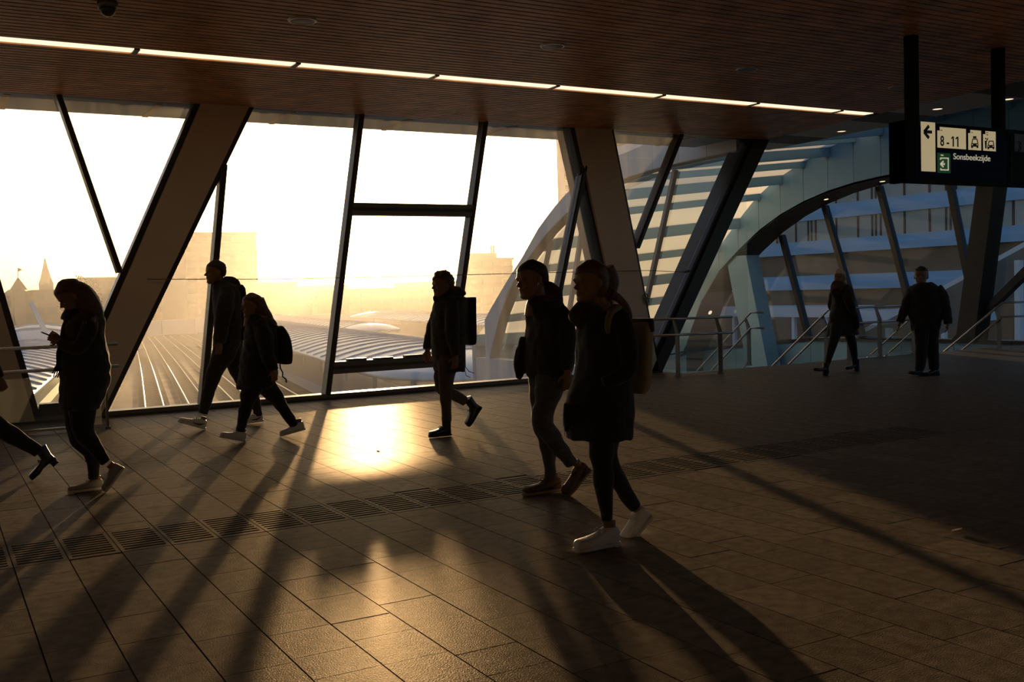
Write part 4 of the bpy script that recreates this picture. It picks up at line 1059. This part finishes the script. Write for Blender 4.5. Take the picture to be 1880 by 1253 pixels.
f.limb('scarf', tr(zg, [(960, 760, 190, .06), (900, 850, 170, .06), (930, 950, 130, .07), (990, 1010, 90, .08)], 6.963, 0), body=False)
f.limb('scarf', tr(zg, [(1230, 650, 180), (1180, 740, 250), (1090, 800, 260)], 6.963, 0), body=False)
f.trunk('coat', [(1068, 1146, 572, .13), (1058, 1160, 586, .20), (1055, 1166, 604, .215), (1056, 1168, 630, .21), (1058, 1168, 660, .20), (1052, 1163, 690, .20), (1040, 1162, 720, .21), (1035, 1163, 750, .225), (1034, 1162, 775, .235), (1035, 1160, 792, .24), (1036, 1159, 803, .24)])
f.limb('coat', tr(zl, [(560, -90, 110, .03), (545, 20, 95, .03), (540, 100, 80, .03), (530, 165, 45, .03)], 4.82, 0), body=False)
f.limb('coat', tr(zd, [(1000, 60, 130, .13), (1050, 110, 175, .19), (1110, 300, 170, .22), (1135, 470, 160, .23), (1120, 590, 150, .22), (1020, 650, 130, .2), (900, 690, 105, .17)], 4.82, 0))
f.limb('coat', tr(zd, [(900, 60, 120, -.14), (830, 200, 150, -.2), (820, 420, 140, -.22), (790, 600, 120, -.2), (720, 700, 100, -.17)], 4.82, 0))
f.limb('trousers', tr(zl, [(880, -260, 330, .07), (860, -60, 290, .08), (845, 160, 245, .08), (838, 320, 222, .08), (845, 430, 200, .08), (856, 530, 186, .08), (866, 650, 162, .08), (874, 770, 142, .08), (886, 880, 122, .08), (888, 950, 114, .08)], 4.82, 0))
f.limb('trousers', tr(zl, [(920, -260, 330, -.07), (910, 0, 280, -.08), (895, 200, 235, -.08), (885, 350, 190, -.08), (920, 470, 178, -.08), (985, 580, 160, -.08), (1050, 690, 148, -.08), (1110, 785, 128, -.08), (1140, 830, 118, -.08)], 4.82, 0))
f.limb(None, tr(zl, [(888, 920, 100, .08), (895, 1010, 100, .08)], 4.82, 0)); f.limb(None, tr(zl, [(1130, 810, 95, -.08), (1195, 870, 95, -.08)], 4.82, 0))
f.shoe(zl(985, 1160), zl(612, 1168), .08, .125, M['white_shoe'], M['white_sole'], .10, laces=M['white_shoe'], ground='flat')
f.shoe(zl(1275, 915), zl(1060, 1165), -.08, .12, M['white_shoe'], M['white_sole'], .10, laces=M['white_shoe'])
f.finish({'hair': M['hair_brown'], 'scarf': M['scarf'], 'coat': M['black_cloth'], 'trousers': M['black_jeans']}, M['skin'])
def backpack(f, rows, m, label, strap=None, flap=None, ms=None, extra=None, name='backpack', grp='backpacks', hw=.15):
    base = f.pt((rows[-1][0] + rows[-1][1]) / 2, rows[-1][2])
    g = MB(); R = []
    A = cr([(*r, hw) if len(r) == 3 else r for r in rows])
    sd, ss = abs(f.d.cross(f.v).z), abs(f.s.cross(f.v).z)
    for xl, xr, y, b in A:
        c = f.pt((xl + xr) / 2, y); w = f.m(c, xr - xl) / 2; b = min(b, w * .95 / max(ss, .05)); a = max(w - b * ss * .75, w * .35) / sd
        R.append([c + f.d * a * math.copysign(abs(math.cos(t)) ** .5, math.cos(t)) + f.s * b * math.copysign(abs(math.sin(t)) ** .5, math.sin(t)) for t in np.linspace(0, 2 * math.pi, 29)[:-1]])
    g.rings(R); o = remesh(g, name, .009, m, 3, None, label); tag(o, label, 'backpack', grp)
    for nm, pts, r, mm in (extra or []):
        C = [f.pt(*p) for p in pts]; MB().tube(C, r, 8).build(nm, mm, o, True)
    return o
k = f
o = backpack(f, [tuple(zd(a, y)[0:1] + zd(b, y)[0:1] + (zd(0, y)[1],)) for a, b, y in ((1075, 1315, 150), (1060, 1325, 230), (1055, 1318, 350), (1055, 1315, 500), (1060, 1312, 620), (1080, 1300, 720), (1120, 1265, 785))], M['canvas'], 'cream canvas backpack with a brown flap on the nearest woman', name='backpack')
g = MB(); R = []
for a, b, y, hb in ((1085, 1330, 120, .12), (1075, 1334, 150, .145), (1070, 1334, 195, .15), (1080, 1330, 235, .148)):
    xl, yy_ = zd(a, y); xr, _ = zd(b, y); c = f.pt((xl + xr) / 2, yy_); w = f.m(c, xr - xl) / 2; ss, sd = abs(f.s.cross(f.v).z), abs(f.d.cross(f.v).z)
    R.append([c + f.d * (w - hb * ss * .75) / sd * math.copysign(abs(math.cos(t)) ** .6, math.cos(t)) + f.s * hb * 1.04 * math.copysign(abs(math.sin(t)) ** .6, math.sin(t)) for t in np.linspace(0, 2 * math.pi, 25)[:-1]])
g.rings(R).build('flap', M['brown_flap'], o, True)
sp_ = [zd(*p) for p in ((1080, 45), (1030, 25), (975, 60), (950, 120), (940, 190), (948, 245))]
MB().tube([f.pt(x, y, l) for (x, y), l in zip(sp_, (.14, .22, .29, .30, .285, .24))], [.016, .02, .02, .02, .018, .012], 8).build('strap', M['strap'], o, True)
# ---------------------------------------------------------------- near man
f = Fig((992, 912), FW, 'young man in a dark jacket and grey jeans walking beside the scarf woman').start()
f.head(zg(385, 150), zg(245, 590), pitch=.12); f.neck((982, 560)); f.hair_cap('hair', .03, .74, .30)
f.limb('hood', tr(zg, [(430, 560, 150), (500, 500, 190), (560, 520, 220), (610, 590, 220), (620, 680, 200)], 6.963, 0), body=False)
f.trunk('hood', [(972, 1012, 543, .075), (968, 1022, 552, .09), (968, 1030, 562, .12), (972, 1034, 574, .14)])
f.trunk('jacket', [(967, 1026, 551, .10), (964, 1036, 562, .15), (964, 1044, 576, .20), (964, 1048, 592, .225), (963, 1052, 620, .225), (962, 1054, 645, .22), (962, 1053, 665, .215), (964, 1050, 682, .21), (967, 1044, 691, .205)])
f.limb('jacket', tr(zd, [(205, 290, 60, -.12), (175, 400, 110, -.14), (165, 510, 115, -.15), (165, 600, 95, -.15), (150, 655, 50, -.15)], 4.82, 0), body=False)
f.limb('jacket', tr(zd, [(520, 40, 130, .14), (570, 150, 160, .21), (590, 320, 145, .24), (585, 480, 125, .24), (585, 580, 105, .24)], 4.82, 0))
f.limb('jacket', tr(zd, [(400, 40, 130, -.14), (385, 180, 150, -.21), (375, 340, 135, -.24), (370, 470, 115, -.24), (368, 560, 95, -.24)], 4.82, 0))
f.hand(f.pt(*zd(585, 585), .24), f.pt(*zd(590, 660), .24), .55)
f.hand(f.pt(*zd(368, 560), -.24), f.pt(*zd(362, 640), -.24), .55, palm_side=-1)
f.limb('trousers', tr(zl, [(365, -370, 350, -.06), (345, -250, 310, -.07), (325, -130, 245, -.08), (318, 0, 200, -.08), (318, 90, 188, -.08), (345, 200, 160, -.08), (366, 320, 134, -.08), (380, 430, 116, -.08), (388, 530, 106, -.08), (392, 590, 98, -.08)], 4.82, 0))
f.limb('trousers', tr(zl, [(400, -370, 330, .06), (380, -240, 270, .08), (350, -110, 215, .08), (318, 10, 190, .08), (320, 95, 190, .08), (395, 190, 168, .08), (455, 285, 142, .08), (530, 380, 130, .08), (575, 440, 116, .08)], 4.82, 0))
f.shoe(zl(475, 725), zl(155, 738), -.08, .115, M['brown_shoe'], M['pale_sole'], .10, laces=M['black_cloth'], swoosh=M['black_shoe'], ground='flat')
f.shoe(zl(738, 505), zl(530, 738), .08, .115, M['brown_shoe'], M['pale_sole'], .10, laces=M['black_cloth'], swoosh=M['black_shoe'])
p = f.Lp(.02, .36, .40); o = MB().tube([p, p + f.hd[1] * .012 - f.hd[3] * .02], [.007, .004], 8).build('earphone', M['white_shoe'], f.root, True)
f.finish({'hair': M['hair_dark'], 'hood': M['maroon'], 'jacket': M['dark_cloth'], 'trousers': M['jeans']}, M['skin'])
# ---------------------------------------------------------------- man with the box backpack
zc = zf(740, 480, 3.685)
f = Fig((809, 800), FW, 'curly haired man in a parka and boots with a square backpack').start()
f.head(zc(285, 76), zc(245, 238), pitch=.05, ears=True); f.neck((816, 552)); f.hair_cap('hair', .06, .70, .2, 90, 3)
f.trunk('parka', [tuple(zc(a, y)[0:1] + zc(b, y)[0:1] + (zc(0, y)[1], w)) for a, b, y, w in ((215, 400, 240, .12), (205, 412, 265, .17), (196, 416, 310, .215), (190, 418, 370, .225), (187, 418, 450, .225), (187, 417, 520, .22), (193, 418, 590, .22), (200, 420, 660, .225), (206, 420, 720, .225), (213, 414, 745, .215))])
f.limb('parka', tr(zc, [(240, 250, 70), (310, 225, 110), (370, 215, 90), (390, 240, 80)], 3.685, 0), body=False)
f.limb('parka', tr(zc, [(240, 270, 60), (215, 250, 40), (203, 243, 14)], 3.685, 0), body=False)
f.limb('parka', tr(zc, [(300, 290, 100, -.12), (240, 360, 95, -.2), (195, 460, 80, -.24), (170, 540, 66, -.25), (165, 595, 58, -.25)], 3.685, 0))
f.limb('parka', tr(zc, [(330, 280, 100, .13), (330, 400, 105, .22), (335, 520, 92, .25), (350, 600, 80, .25), (355, 640, 72, .25)], 3.685, 0))
f.hand(f.pt(*zc(165, 600), -.25), f.pt(*zc(168, 660), -.25), .6, palm_side=-1); f.hand(f.pt(*zc(355, 640), .25), f.pt(*zc(352, 700), .25), .6)
f.limb('trousers', tr(zc, [(305, 640, 165, .07), (300, 740, 130, .08), (290, 820, 102, .08), (288, 890, 84, .08), (292, 970, 76, .08), (294, 1040, 68, .08), (292, 1085, 64, .08)], 3.685, 0))
f.limb('trousers', tr(zc, [(290, 640, 165, -.07), (270, 740, 115, -.08), (252, 810, 88, -.08), (262, 868, 78, -.08), (320, 895, 74, -.08), (380, 925, 72, -.08), (420, 950, 66, -.08)], 3.685, 0))
f.shoe(zc(320, 1172), zc(178, 1182), .08, .115, M['black_shoe'], M['black_sole'], .10, boot=.12, laces=M['black_cloth'], ground='flat')
f.shoe(zc(528, 990), zc(445, 1120), -.08, .115, M['black_shoe'], M['black_sole'], .10, boot=.12, laces=M['black_cloth'])
f.finish({'hair': M['hair_brown'], 'parka': M['olive'], 'trousers': M['taupe']}, M['skin'])
backpack(f, [tuple(zc(a, y)[0:1] + zc(b, y)[0:1] + (zc(0, y)[1],)) for a, b, y in ((395, 480, 243), (385, 492, 256), (382, 492, 330), (382, 494, 430), (384, 495, 520), (392, 488, 555), (405, 470, 567))], M['pack'], 'square black backpack on the curly haired man', hw=.16,
    extra=[('strap', [(*zc(420, 250), .12), (*zc(370, 248), .16), (*zc(320, 290), .2), (*zc(310, 350), .2), (*zc(350, 430), .2), (*zc(390, 480), .16)], .014, M['pack']), ('cord', [(*zc(420, 560), 0), (*zc(422, 715), 0), (*zc(445, 745), 0), (*zc(482, 758), 0)], .004, M['pack']), ('cord', [(*zc(416, 560), .02), (*zc(418, 740), .02), (*zc(428, 775), .02), (*zc(455, 787), .02)], .004, M['pack'])])
# ---------------------------------------------------------------- tall man
zb = zf(300, 460, 3.387)
zrow = lambda z, R: [tuple(z(r[0], r[2])[0:1] + z(r[1], r[2])[0:1] + (z(0, r[2])[1],) + tuple(r[3:])) for r in R]
f = Fig((440, 782), FW, 'tall man with hood and backpack striding left in white shoes').start()
f.head(zb(338, 66), zb(306, 204), pitch=.0); f.neck((402, 524)); f.hair_cap('hair', .04, .72, .28)
f.trunk('jacket', zrow(zb, [(318, 400, 190, .08), (312, 440, 208, .12), (306, 470, 232, .18), (305, 485, 270, .23), (308, 490, 330, .24), (312, 492, 400, .235), (314, 492, 470, .225), (312, 490, 530, .22), (318, 484, 575, .21), (330, 476, 595, .205)]))
f.limb('jacket', tr(zb, [(360, 225, 80), (400, 195, 80), (440, 205, 70), (460, 240, 60)], 3.387, 0), body=False)
f.limb('jacket', tr(zb, [(400, 250, 100, .14), (385, 340, 108, .24), (370, 440, 96, .26), (358, 530, 84, .26), (352, 575, 74, .26)], 3.387, 0))
f.limb('jacket', tr(zb, [(400, 250, 100, -.14), (420, 350, 100, -.24), (440, 460, 90, -.26), (455, 540, 78, -.26), (460, 570, 70, -.26)], 3.387, 0))
f.hand(f.pt(*zb(351, 575), .26), f.pt(*zb(343, 640), .26), .55); f.hand(f.pt(*zb(462, 570), -.26), f.pt(*zb(475, 620), -.26), .6, palm_side=-1)
f.limb('trousers', tr(zb, [(395, 540, 170, .06), (385, 620, 150, .08), (345, 700, 122, .08), (308, 780, 94, .08), (288, 860, 80, .08), (266, 940, 70, .08), (245, 1015, 60, .08)], 3.387, 0))
f.limb('trousers', tr(zb, [(415, 540, 165, -.06), (425, 630, 140, -.08), (460, 740, 104, -.08), (515, 840, 86, -.08), (565, 930, 68, -.08), (585, 1000, 56, -.08), (588, 1030, 52, -.08)], 3.387, 0))
f.shoe(zb(256, 1098), zb(90, 1052), .08, .115, M['white_shoe'], M['white_sole'], .10, swoosh=M['black_shoe'], laces=M['white_sole'], ground='tip')
f.shoe(zb(620, 1078), zb(462, 1100), -.08, .115, M['white_shoe'], M['white_sole'], .10, swoosh=M['black_shoe'], laces=M['white_sole'], ground='tip')
f.finish({'hair': M['hair_dark'], 'jacket': M['dark_cloth'], 'trousers': M['dark_cloth']}, M['skin'])
backpack(f, zrow(zb, [(450, 490, 215), (440, 512, 245), (438, 516, 330), (440, 518, 430), (445, 515, 520), (455, 500, 560)]), M['pack'], 'dark backpack on the tall man', extra=[('strap', [(*zb(470, 225), .12), (*zb(420, 235), .18), (*zb(385, 290), .23), (*zb(395, 360), .25), (*zb(440, 420), .2)], .014, M['pack']), ('grab_loop', [(*zb(448, 218), .03), (*zb(458, 203), .03), (*zb(468, 210), .03), (*zb(468, 232), .03)], .008, M['pack'])])
# ---------------------------------------------------------------- woman with the rucksack
f = Fig((432, 812), FW, 'long haired woman in white shoes with a round rucksack beside the tall man').start()
f.head(zb(566, 272), zb(530, 412), pitch=.06); f.neck((460, 586)); f.hair_cap('hair', .05, .74, .1, temple=.22, ear=.10)
f.limb('hair', tr(zb, [(580, 310, 90), (605, 360, 90), (640, 420, 80), (675, 470, 55), (700, 500, 30)], 3.387, 0), body=False)
f.trunk('coat', zrow(zb, [(528, 610, 392, .08), (520, 655, 412, .12), (511, 690, 440, .18), (508, 705, 480, .2), (502, 710, 540, .2), (494, 712, 600, .2), (485, 712, 660, .2), (476, 710, 720, .21), (468, 702, 780, .22), (462, 690, 830, .225), (462, 675, 853, .22)]))
f.limb('coat', tr(zb, [(600, 450, 100, .12), (625, 540, 105, .2), (645, 630, 92, .23), (668, 710, 80, .23), (680, 745, 72, .23)], 3.387, 0))
f.limb('coat', tr(zb, [(590, 450, 95, -.12), (560, 560, 90, -.2), (530, 660, 80, -.22), (505, 740, 70, -.22)], 3.387, 0))
f.hand(f.pt(*zb(682, 745), .23), f.pt(*zb(692, 800), .23), .6, .17); f.hand(f.pt(*zb(505, 740), -.22), f.pt(*zb(495, 790), -.22), .6, .17, palm_side=-1)
f.limb('trousers', tr(zb, [(575, 750, 170, .07), (555, 840, 138, .08), (528, 920, 100, .08), (508, 1000, 78, .08), (488, 1075, 60, .08), (478, 1128, 52, .08)], 3.387, 0))
f.limb('trousers', tr(zb, [(590, 750, 170, -.07), (640, 840, 128, -.08), (695, 910, 98, -.08), (745, 985, 76, -.08), (790, 1050, 62, -.08), (815, 1090, 54, -.08)], 3.387, 0))
f.shoe(zb(506, 1200), zb(350, 1172), .08, .11, M['white_shoe'], M['white_sole'], .09, laces=M['white_sole'], ground='tip')
f.shoe(zb(880, 1140), zb(730, 1182), -.08, .11, M['white_shoe'], M['white_sole'], .09, laces=M['white_sole'], ground='tip')
f.finish({'hair': M['hair_brown'], 'coat': M['black_cloth'], 'trousers': M['black_jeans']}, M['skin'])
backpack(f, zrow(zb, [(700, 735, 468), (690, 765, 500), (690, 790, 550), (692, 802, 610), (695, 804, 660), (700, 798, 700), (715, 780, 706)]), M['pack'], 'round dark rucksack with a dangling cord on the long haired woman', extra=[('strap', [(*zb(720, 480), .1), (*zb(670, 455), .15), (*zb(625, 480), .2), (*zb(620, 560), .22), (*zb(680, 640), .2)], .013, M['pack']), ('dangling_cord', [(*zb(725, 700), .02), (*zb(728, 735), .02), (*zb(742, 760), .02), (*zb(740, 785), .02), (*zb(762, 800), .02), (*zb(765, 822), .02)], .008, M['pack'])])
# ---------------------------------------------------------------- woman with phone
za, zh, zt_ = zf(0, 490, 2.8467), zf(60, 500, 5.695), zf(90, 690, 5.45)
f = Fig((160, 906), FW, 'woman in a long dark coat looking down at her phone').start()
f.head(zh(420, 84), zh(372, 410), pitch=.62); f.neck((142, 583)); f.hair_cap('hair', .06, .68, .1, temple=.22, ear=.10)
f.limb('hair', tr(zh, [(400, 130, 90), (440, 165, 200), (500, 235, 270), (565, 320, 265), (620, 410, 235), (665, 490, 175), (700, 545, 80)], 5.695, 0), body=False)
f.limb('scarf', tr(zh, [(470, 400, 190), (430, 440, 220), (420, 500, 230)], 5.695, 0), body=False)
f.limb('scarf', tr(zh, [(380, 440, 120), (385, 520, 110), (340, 640, 90, .05), (300, 780, 80, .1), (270, 900, 75, .12), (255, 1000, 70, .12)], 5.695, 0), body=False)
f.trunk('coat', zrow(zh, [(400, 690, 430, .12), (365, 738, 480, .18), (340, 738, 550, .205), (322, 742, 640, .21), (308, 752, 720, .21), (292, 764, 800, .205), (290, 778, 900, .205), (294, 792, 1000, .21), (300, 800, 1100, .215)]) + zrow(zt_, [(122, 600, 40, .22), (122, 596, 110, .225), (120, 560, 180, .225), (118, 520, 260, .22), (118, 495, 330, .215)]))
f.limb('coat', tr(zh, [(600, 480, 170, .12), (590, 580, 175, .2), (540, 720, 165, .23), (460, 800, 150, .22), (360, 780, 125, .17), (290, 730, 105, .12)], 5.695, 0))
f.limb('coat', tr(zh, [(580, 480, 160, -.12), (520, 600, 160, -.2), (450, 740, 140, -.22), (360, 760, 115, -.15), (290, 710, 95, -.08)], 5.695, 0))
w1, w2 = f.pt(*zh(290, 725), .12), f.pt(*zh(285, 705), -.08)
f.hand(w1, f.pt(*zh(150, 655), .05), .75, .165, palm_side=1); f.hand(w2, f.pt(*zh(165, 640), -.03), .75, .165, palm_side=-1)
f.limb('trousers', tr(zt_, [(330, 100, 330, -.07), (310, 280, 300, -.08), (290, 420, 262, -.08), (288, 530, 232, -.08), (330, 650, 200, -.08), (410, 760, 150, -.08), (436, 860, 122, -.08), (444, 950, 112, -.08), (446, 1040, 106, -.08)], 5.45, 0))
f.limb('trousers', tr(zt_, [(360, 100, 330, .07), (340, 300, 280, .08), (330, 460, 240, .08), (360, 590, 205, .08), (430, 690, 165, .08), (505, 785, 126, .08), (570, 870, 104, .08)], 5.45, 0))
f.limb(None, tr(zt_, [(450, 1000, 92, -.08), (470, 1090, 92, -.08)], 5.45, 0))
f.shoe(zt_(545, 1180), zt_(190, 1200), -.08, .095, M['grey_shoe'], M['white_sole'], .092, laces=M['white_sole'], ground='flat')
f.shoe(zt_(755, 925), zt_(570, 1170), .08, .095, M['grey_shoe'], M['white_sole'], .092, laces=M['white_sole'], ground='tip')
fr = MB()
for i in range(9):
    x = 205 + i * 11; a = f.pt(*zh(235 + i * 8, 990), .12 + .005 * (i % 3)); b = f.pt(*zh(x, 1060 + (i * 37) % 70), .12); fr.tube([a, a.lerp(b, .5) + Vector((.004, 0, 0)), b], .005, 5)
fr.build('scarf_fringe', M['black_cloth'], f.root, True)
f.finish({'hair': M['hair_brown'], 'scarf': M['black_cloth'], 'coat': M['dark_cloth'], 'trousers': M['black_jeans']}, M['skin'])
A, B = f.pt(*zh(92, 622), .03), f.pt(*zh(205, 668), .03); dv = (B - A); up = f.s.cross(dv).normalized(); up = up if up.z > 0 else -up
ph = empty('phone', A.lerp(B, .5), 'slim phone in the hands of the woman in the long coat', 'phone'); iv = ph.matrix_world.inverted()
sw = f.s * .036
o = MB().prism([A - sw, B - sw, B + sw, A + sw], up * -.009).build('body', M['black_shoe'], ph); o.matrix_parent_inverse = iv
A2, B2 = A + dv * .04, B - dv * .04; s2_ = sw * .92
o = MB().prism([A2 - s2_ + up * .0012, B2 - s2_ + up * .0012, B2 + s2_ + up * .0012, A2 + s2_ + up * .0012], up * -.001).build('screen', mat('phone_screen', (.02, .02, .022), .06), ph); o.matrix_parent_inverse = iv
# ---------------------------------------------------------------- person leaving the frame on the left
f = Fig((60, 880), FW, 'person in black boots walking out of the picture at far left').start()
f.head(za(-230, 60), za(-262, 250)); f.neck((-82, 590)); f.hair_cap('hair', .05, .72, .1, temple=.22, ear=.10)
f.trunk('coat', zrow(za, [(-290, -160, 250, .12), (-320, -110, 285, .2), (-325, -95, 350, .21), (-320, -85, 450, .2), (-320, -75, 560, .21), (-325, -60, 660, .215), (-320, -60, 720, .21)]))
f.limb('coat', tr(za, [(-200, 290, 90, .13), (-150, 380, 90, .21), (-85, 470, 76, .24), (-25, 540, 62, .24), (-8, 580, 54, .24)], 2.8467, 0)); f.hand(f.pt(*za(-6, 575), .24), f.pt(*za(14, 625), .24), .6, .17)
f.limb('coat', tr(za, [(-220, 290, 90, -.13), (-260, 400, 88, -.21), (-290, 500, 74, -.24), (-330, 570, 60, -.24)], 2.8467, 0)); f.hand(f.pt(*za(-330, 570), -.24), f.pt(*za(-355, 615), -.24), .6, .17, palm_side=-1)
f.limb('trousers', tr(za, [(-190, 620, 170, .07), (-130, 730, 130, .08), (-40, 820, 108, .08), (60, 880, 92, .08), (150, 935, 72, .08), (200, 968, 62, .08)], 2.8467, 0))
f.limb('trousers', tr(za, [(-200, 620, 170, -.07), (-260, 760, 120, -.08), (-310, 880, 90, -.08), (-350, 1000, 70, -.08), (-365, 1060, 60, -.08)], 2.8467, 0))
f.shoe(za(296, 1010), za(168, 1120), .08, .10, M['black_shoe'], M['black_sole'], .09, boot=.10, heel_h=.03, laces=M['black_cloth'], ground='tip')
f.shoe(za(-340, 1120), za(-470, 1110), -.08, .10, M['black_shoe'], M['black_sole'], .09, boot=.10, heel_h=.03, ground='flat')
f.finish({'hair': M['hair_dark'], 'coat': M['black_cloth'], 'trousers': M['black_jeans']}, M['skin'])
# ---------------------------------------------------------------- woman by the stairs
ze = zf(1470, 470, 5.013)
f = Fig((1566, 684), math.radians(186), 'fair haired woman in a knee length black coat near the stairs', scale_v=.009).start()
f.head(ze(368, 132), ze(345, 255), yaw=.15); f.neck((1543, 524)); f.hair_cap('hair', .09, .70, .15, 110, 7)
f.limb('scarf', tr(ze, [(350, 240, 90), (345, 265, 130), (340, 295, 140), (330, 340, 90, .08)], 5.013, 0), body=False)
f.trunk('coat', zrow(ze, [(320, 430, 258, .12), (304, 470, 290, .19), (294, 485, 350, .2), (285, 492, 430, .2), (275, 497, 510, .2), (262, 503, 590, .205), (245, 512, 670, .215), (236, 516, 735, .22)]))
f.limb('coat', tr(ze, [(410, 290, 90, .12), (440, 390, 92, .2), (470, 490, 80, .22), (500, 600, 68, .22), (515, 670, 58, .22)], 5.013, 0)); f.hand(f.pt(*ze(516, 670), .22), f.pt(*ze(530, 720), .22), .6, .17)
f.limb('coat', tr(ze, [(340, 290, 90, -.12), (300, 390, 88, -.2), (290, 470, 76, -.22), (320, 400, 66, -.2), (335, 330, 56, -.12)], 5.013, 0)); f.hand(f.pt(*ze(335, 335), -.12), f.pt(*ze(330, 290), -.08), .8, .165, palm_side=-1)
f.limb('tights', tr(ze, [(340, 640, 130, .07), (315, 740, 100, .08), (290, 830, 82, .08), (268, 910, 66, .08), (248, 985, 52, .08), (235, 1020, 46, .08)], 5.013, 0))
f.limb('tights', tr(ze, [(420, 640, 130, -.07), (455, 740, 96, -.08), (480, 840, 78, -.08), (496, 940, 56, -.08), (500, 1000, 46, -.08), (500, 1020, 44, -.08)], 5.013, 0))
f.trunk('tights', zrow(ze, [(290, 470, 600, .15), (280, 480, 660, .15), (300, 470, 715, .12)]))
f.shoe(ze(245, 1062), ze(126, 1036), .08, .09, M['black_shoe'], M['black_sole'], .085, boot=.09, heel_h=.045, ground='tip')
f.shoe(ze(530, 1062), ze(424, 1078), -.08, .09, M['black_shoe'], M['black_sole'], .085, boot=.09, heel_h=.045, ground='flat')
f.finish({'hair': M['hair_fair'], 'scarf': M['maroon'], 'coat': M['black_cloth'], 'tights': M['black_jeans']}, M['skin'])
# ---------------------------------------------------------------- man by the stairs
f = Fig((1697, 690), math.radians(212), 'man in a dark coat and trousers walking from the stairs', scale_v=.009).start()
f.head(ze(1118, 100), ze(1098, 268), yaw=0.0); f.neck((1691, 528)); f.hair_cap('hair', .04, .74, .3)
f.trunk('jacket', zrow(ze, [(1075, 1195, 245, .12), (1028, 1255, 280, .15), (1002, 1290, 330, .16), (1000, 1290, 400, .165), (995, 1295, 480, .165), (1005, 1290, 560, .165), (1018, 1285, 630, .165), (1030, 1272, 686, .16)]))
f.limb('jacket', tr(ze, [(1050, 290, 90, 0), (1010, 370, 105, 0), (970, 470, 96, .03), (930, 560, 84, .06), (908, 610, 74, .08)], 5.013, 0)); f.hand(f.pt(*ze(910, 608), .08), f.pt(*ze(905, 660), .08), .5)
f.limb('jacket', tr(ze, [(1250, 290, 95, 0), (1300, 370, 108, 0), (1330, 470, 98, -.02), (1350, 560, 88, 0), (1356, 625, 76, .02)], 5.013, 0)); f.hand(f.pt(*ze(1356, 622), .02), f.pt(*ze(1350, 680), .02), .5)
f.limb('trousers', tr(ze, [(1110, 620, 160, .05), (1115, 740, 130, .07), (1112, 860, 105, .09), (1105, 970, 92, .10), (1092, 1050, 76, .10)], 5.013, 0))
f.limb('trousers', tr(ze, [(1195, 620, 170, -.05), (1200, 740, 140, -.06), (1210, 860, 115, -.08), (1222, 970, 102, -.1), (1228, 1045, 86, -.1)], 5.013, 0))
f.shoe(ze(1105, 1110), ze(1015, 1085), .10, .10, M['black_shoe'], M['black_sole'], .10, ground='tip')
f.shoe(ze(1265, 1085), ze(1135, 1105), -.10, .10, M['black_shoe'], M['black_sole'], .10, ground='flat')
f.finish({'hair': M['hair_dark'], 'jacket': M['black_cloth'], 'trousers': M['black_jeans']}, M['skin'])
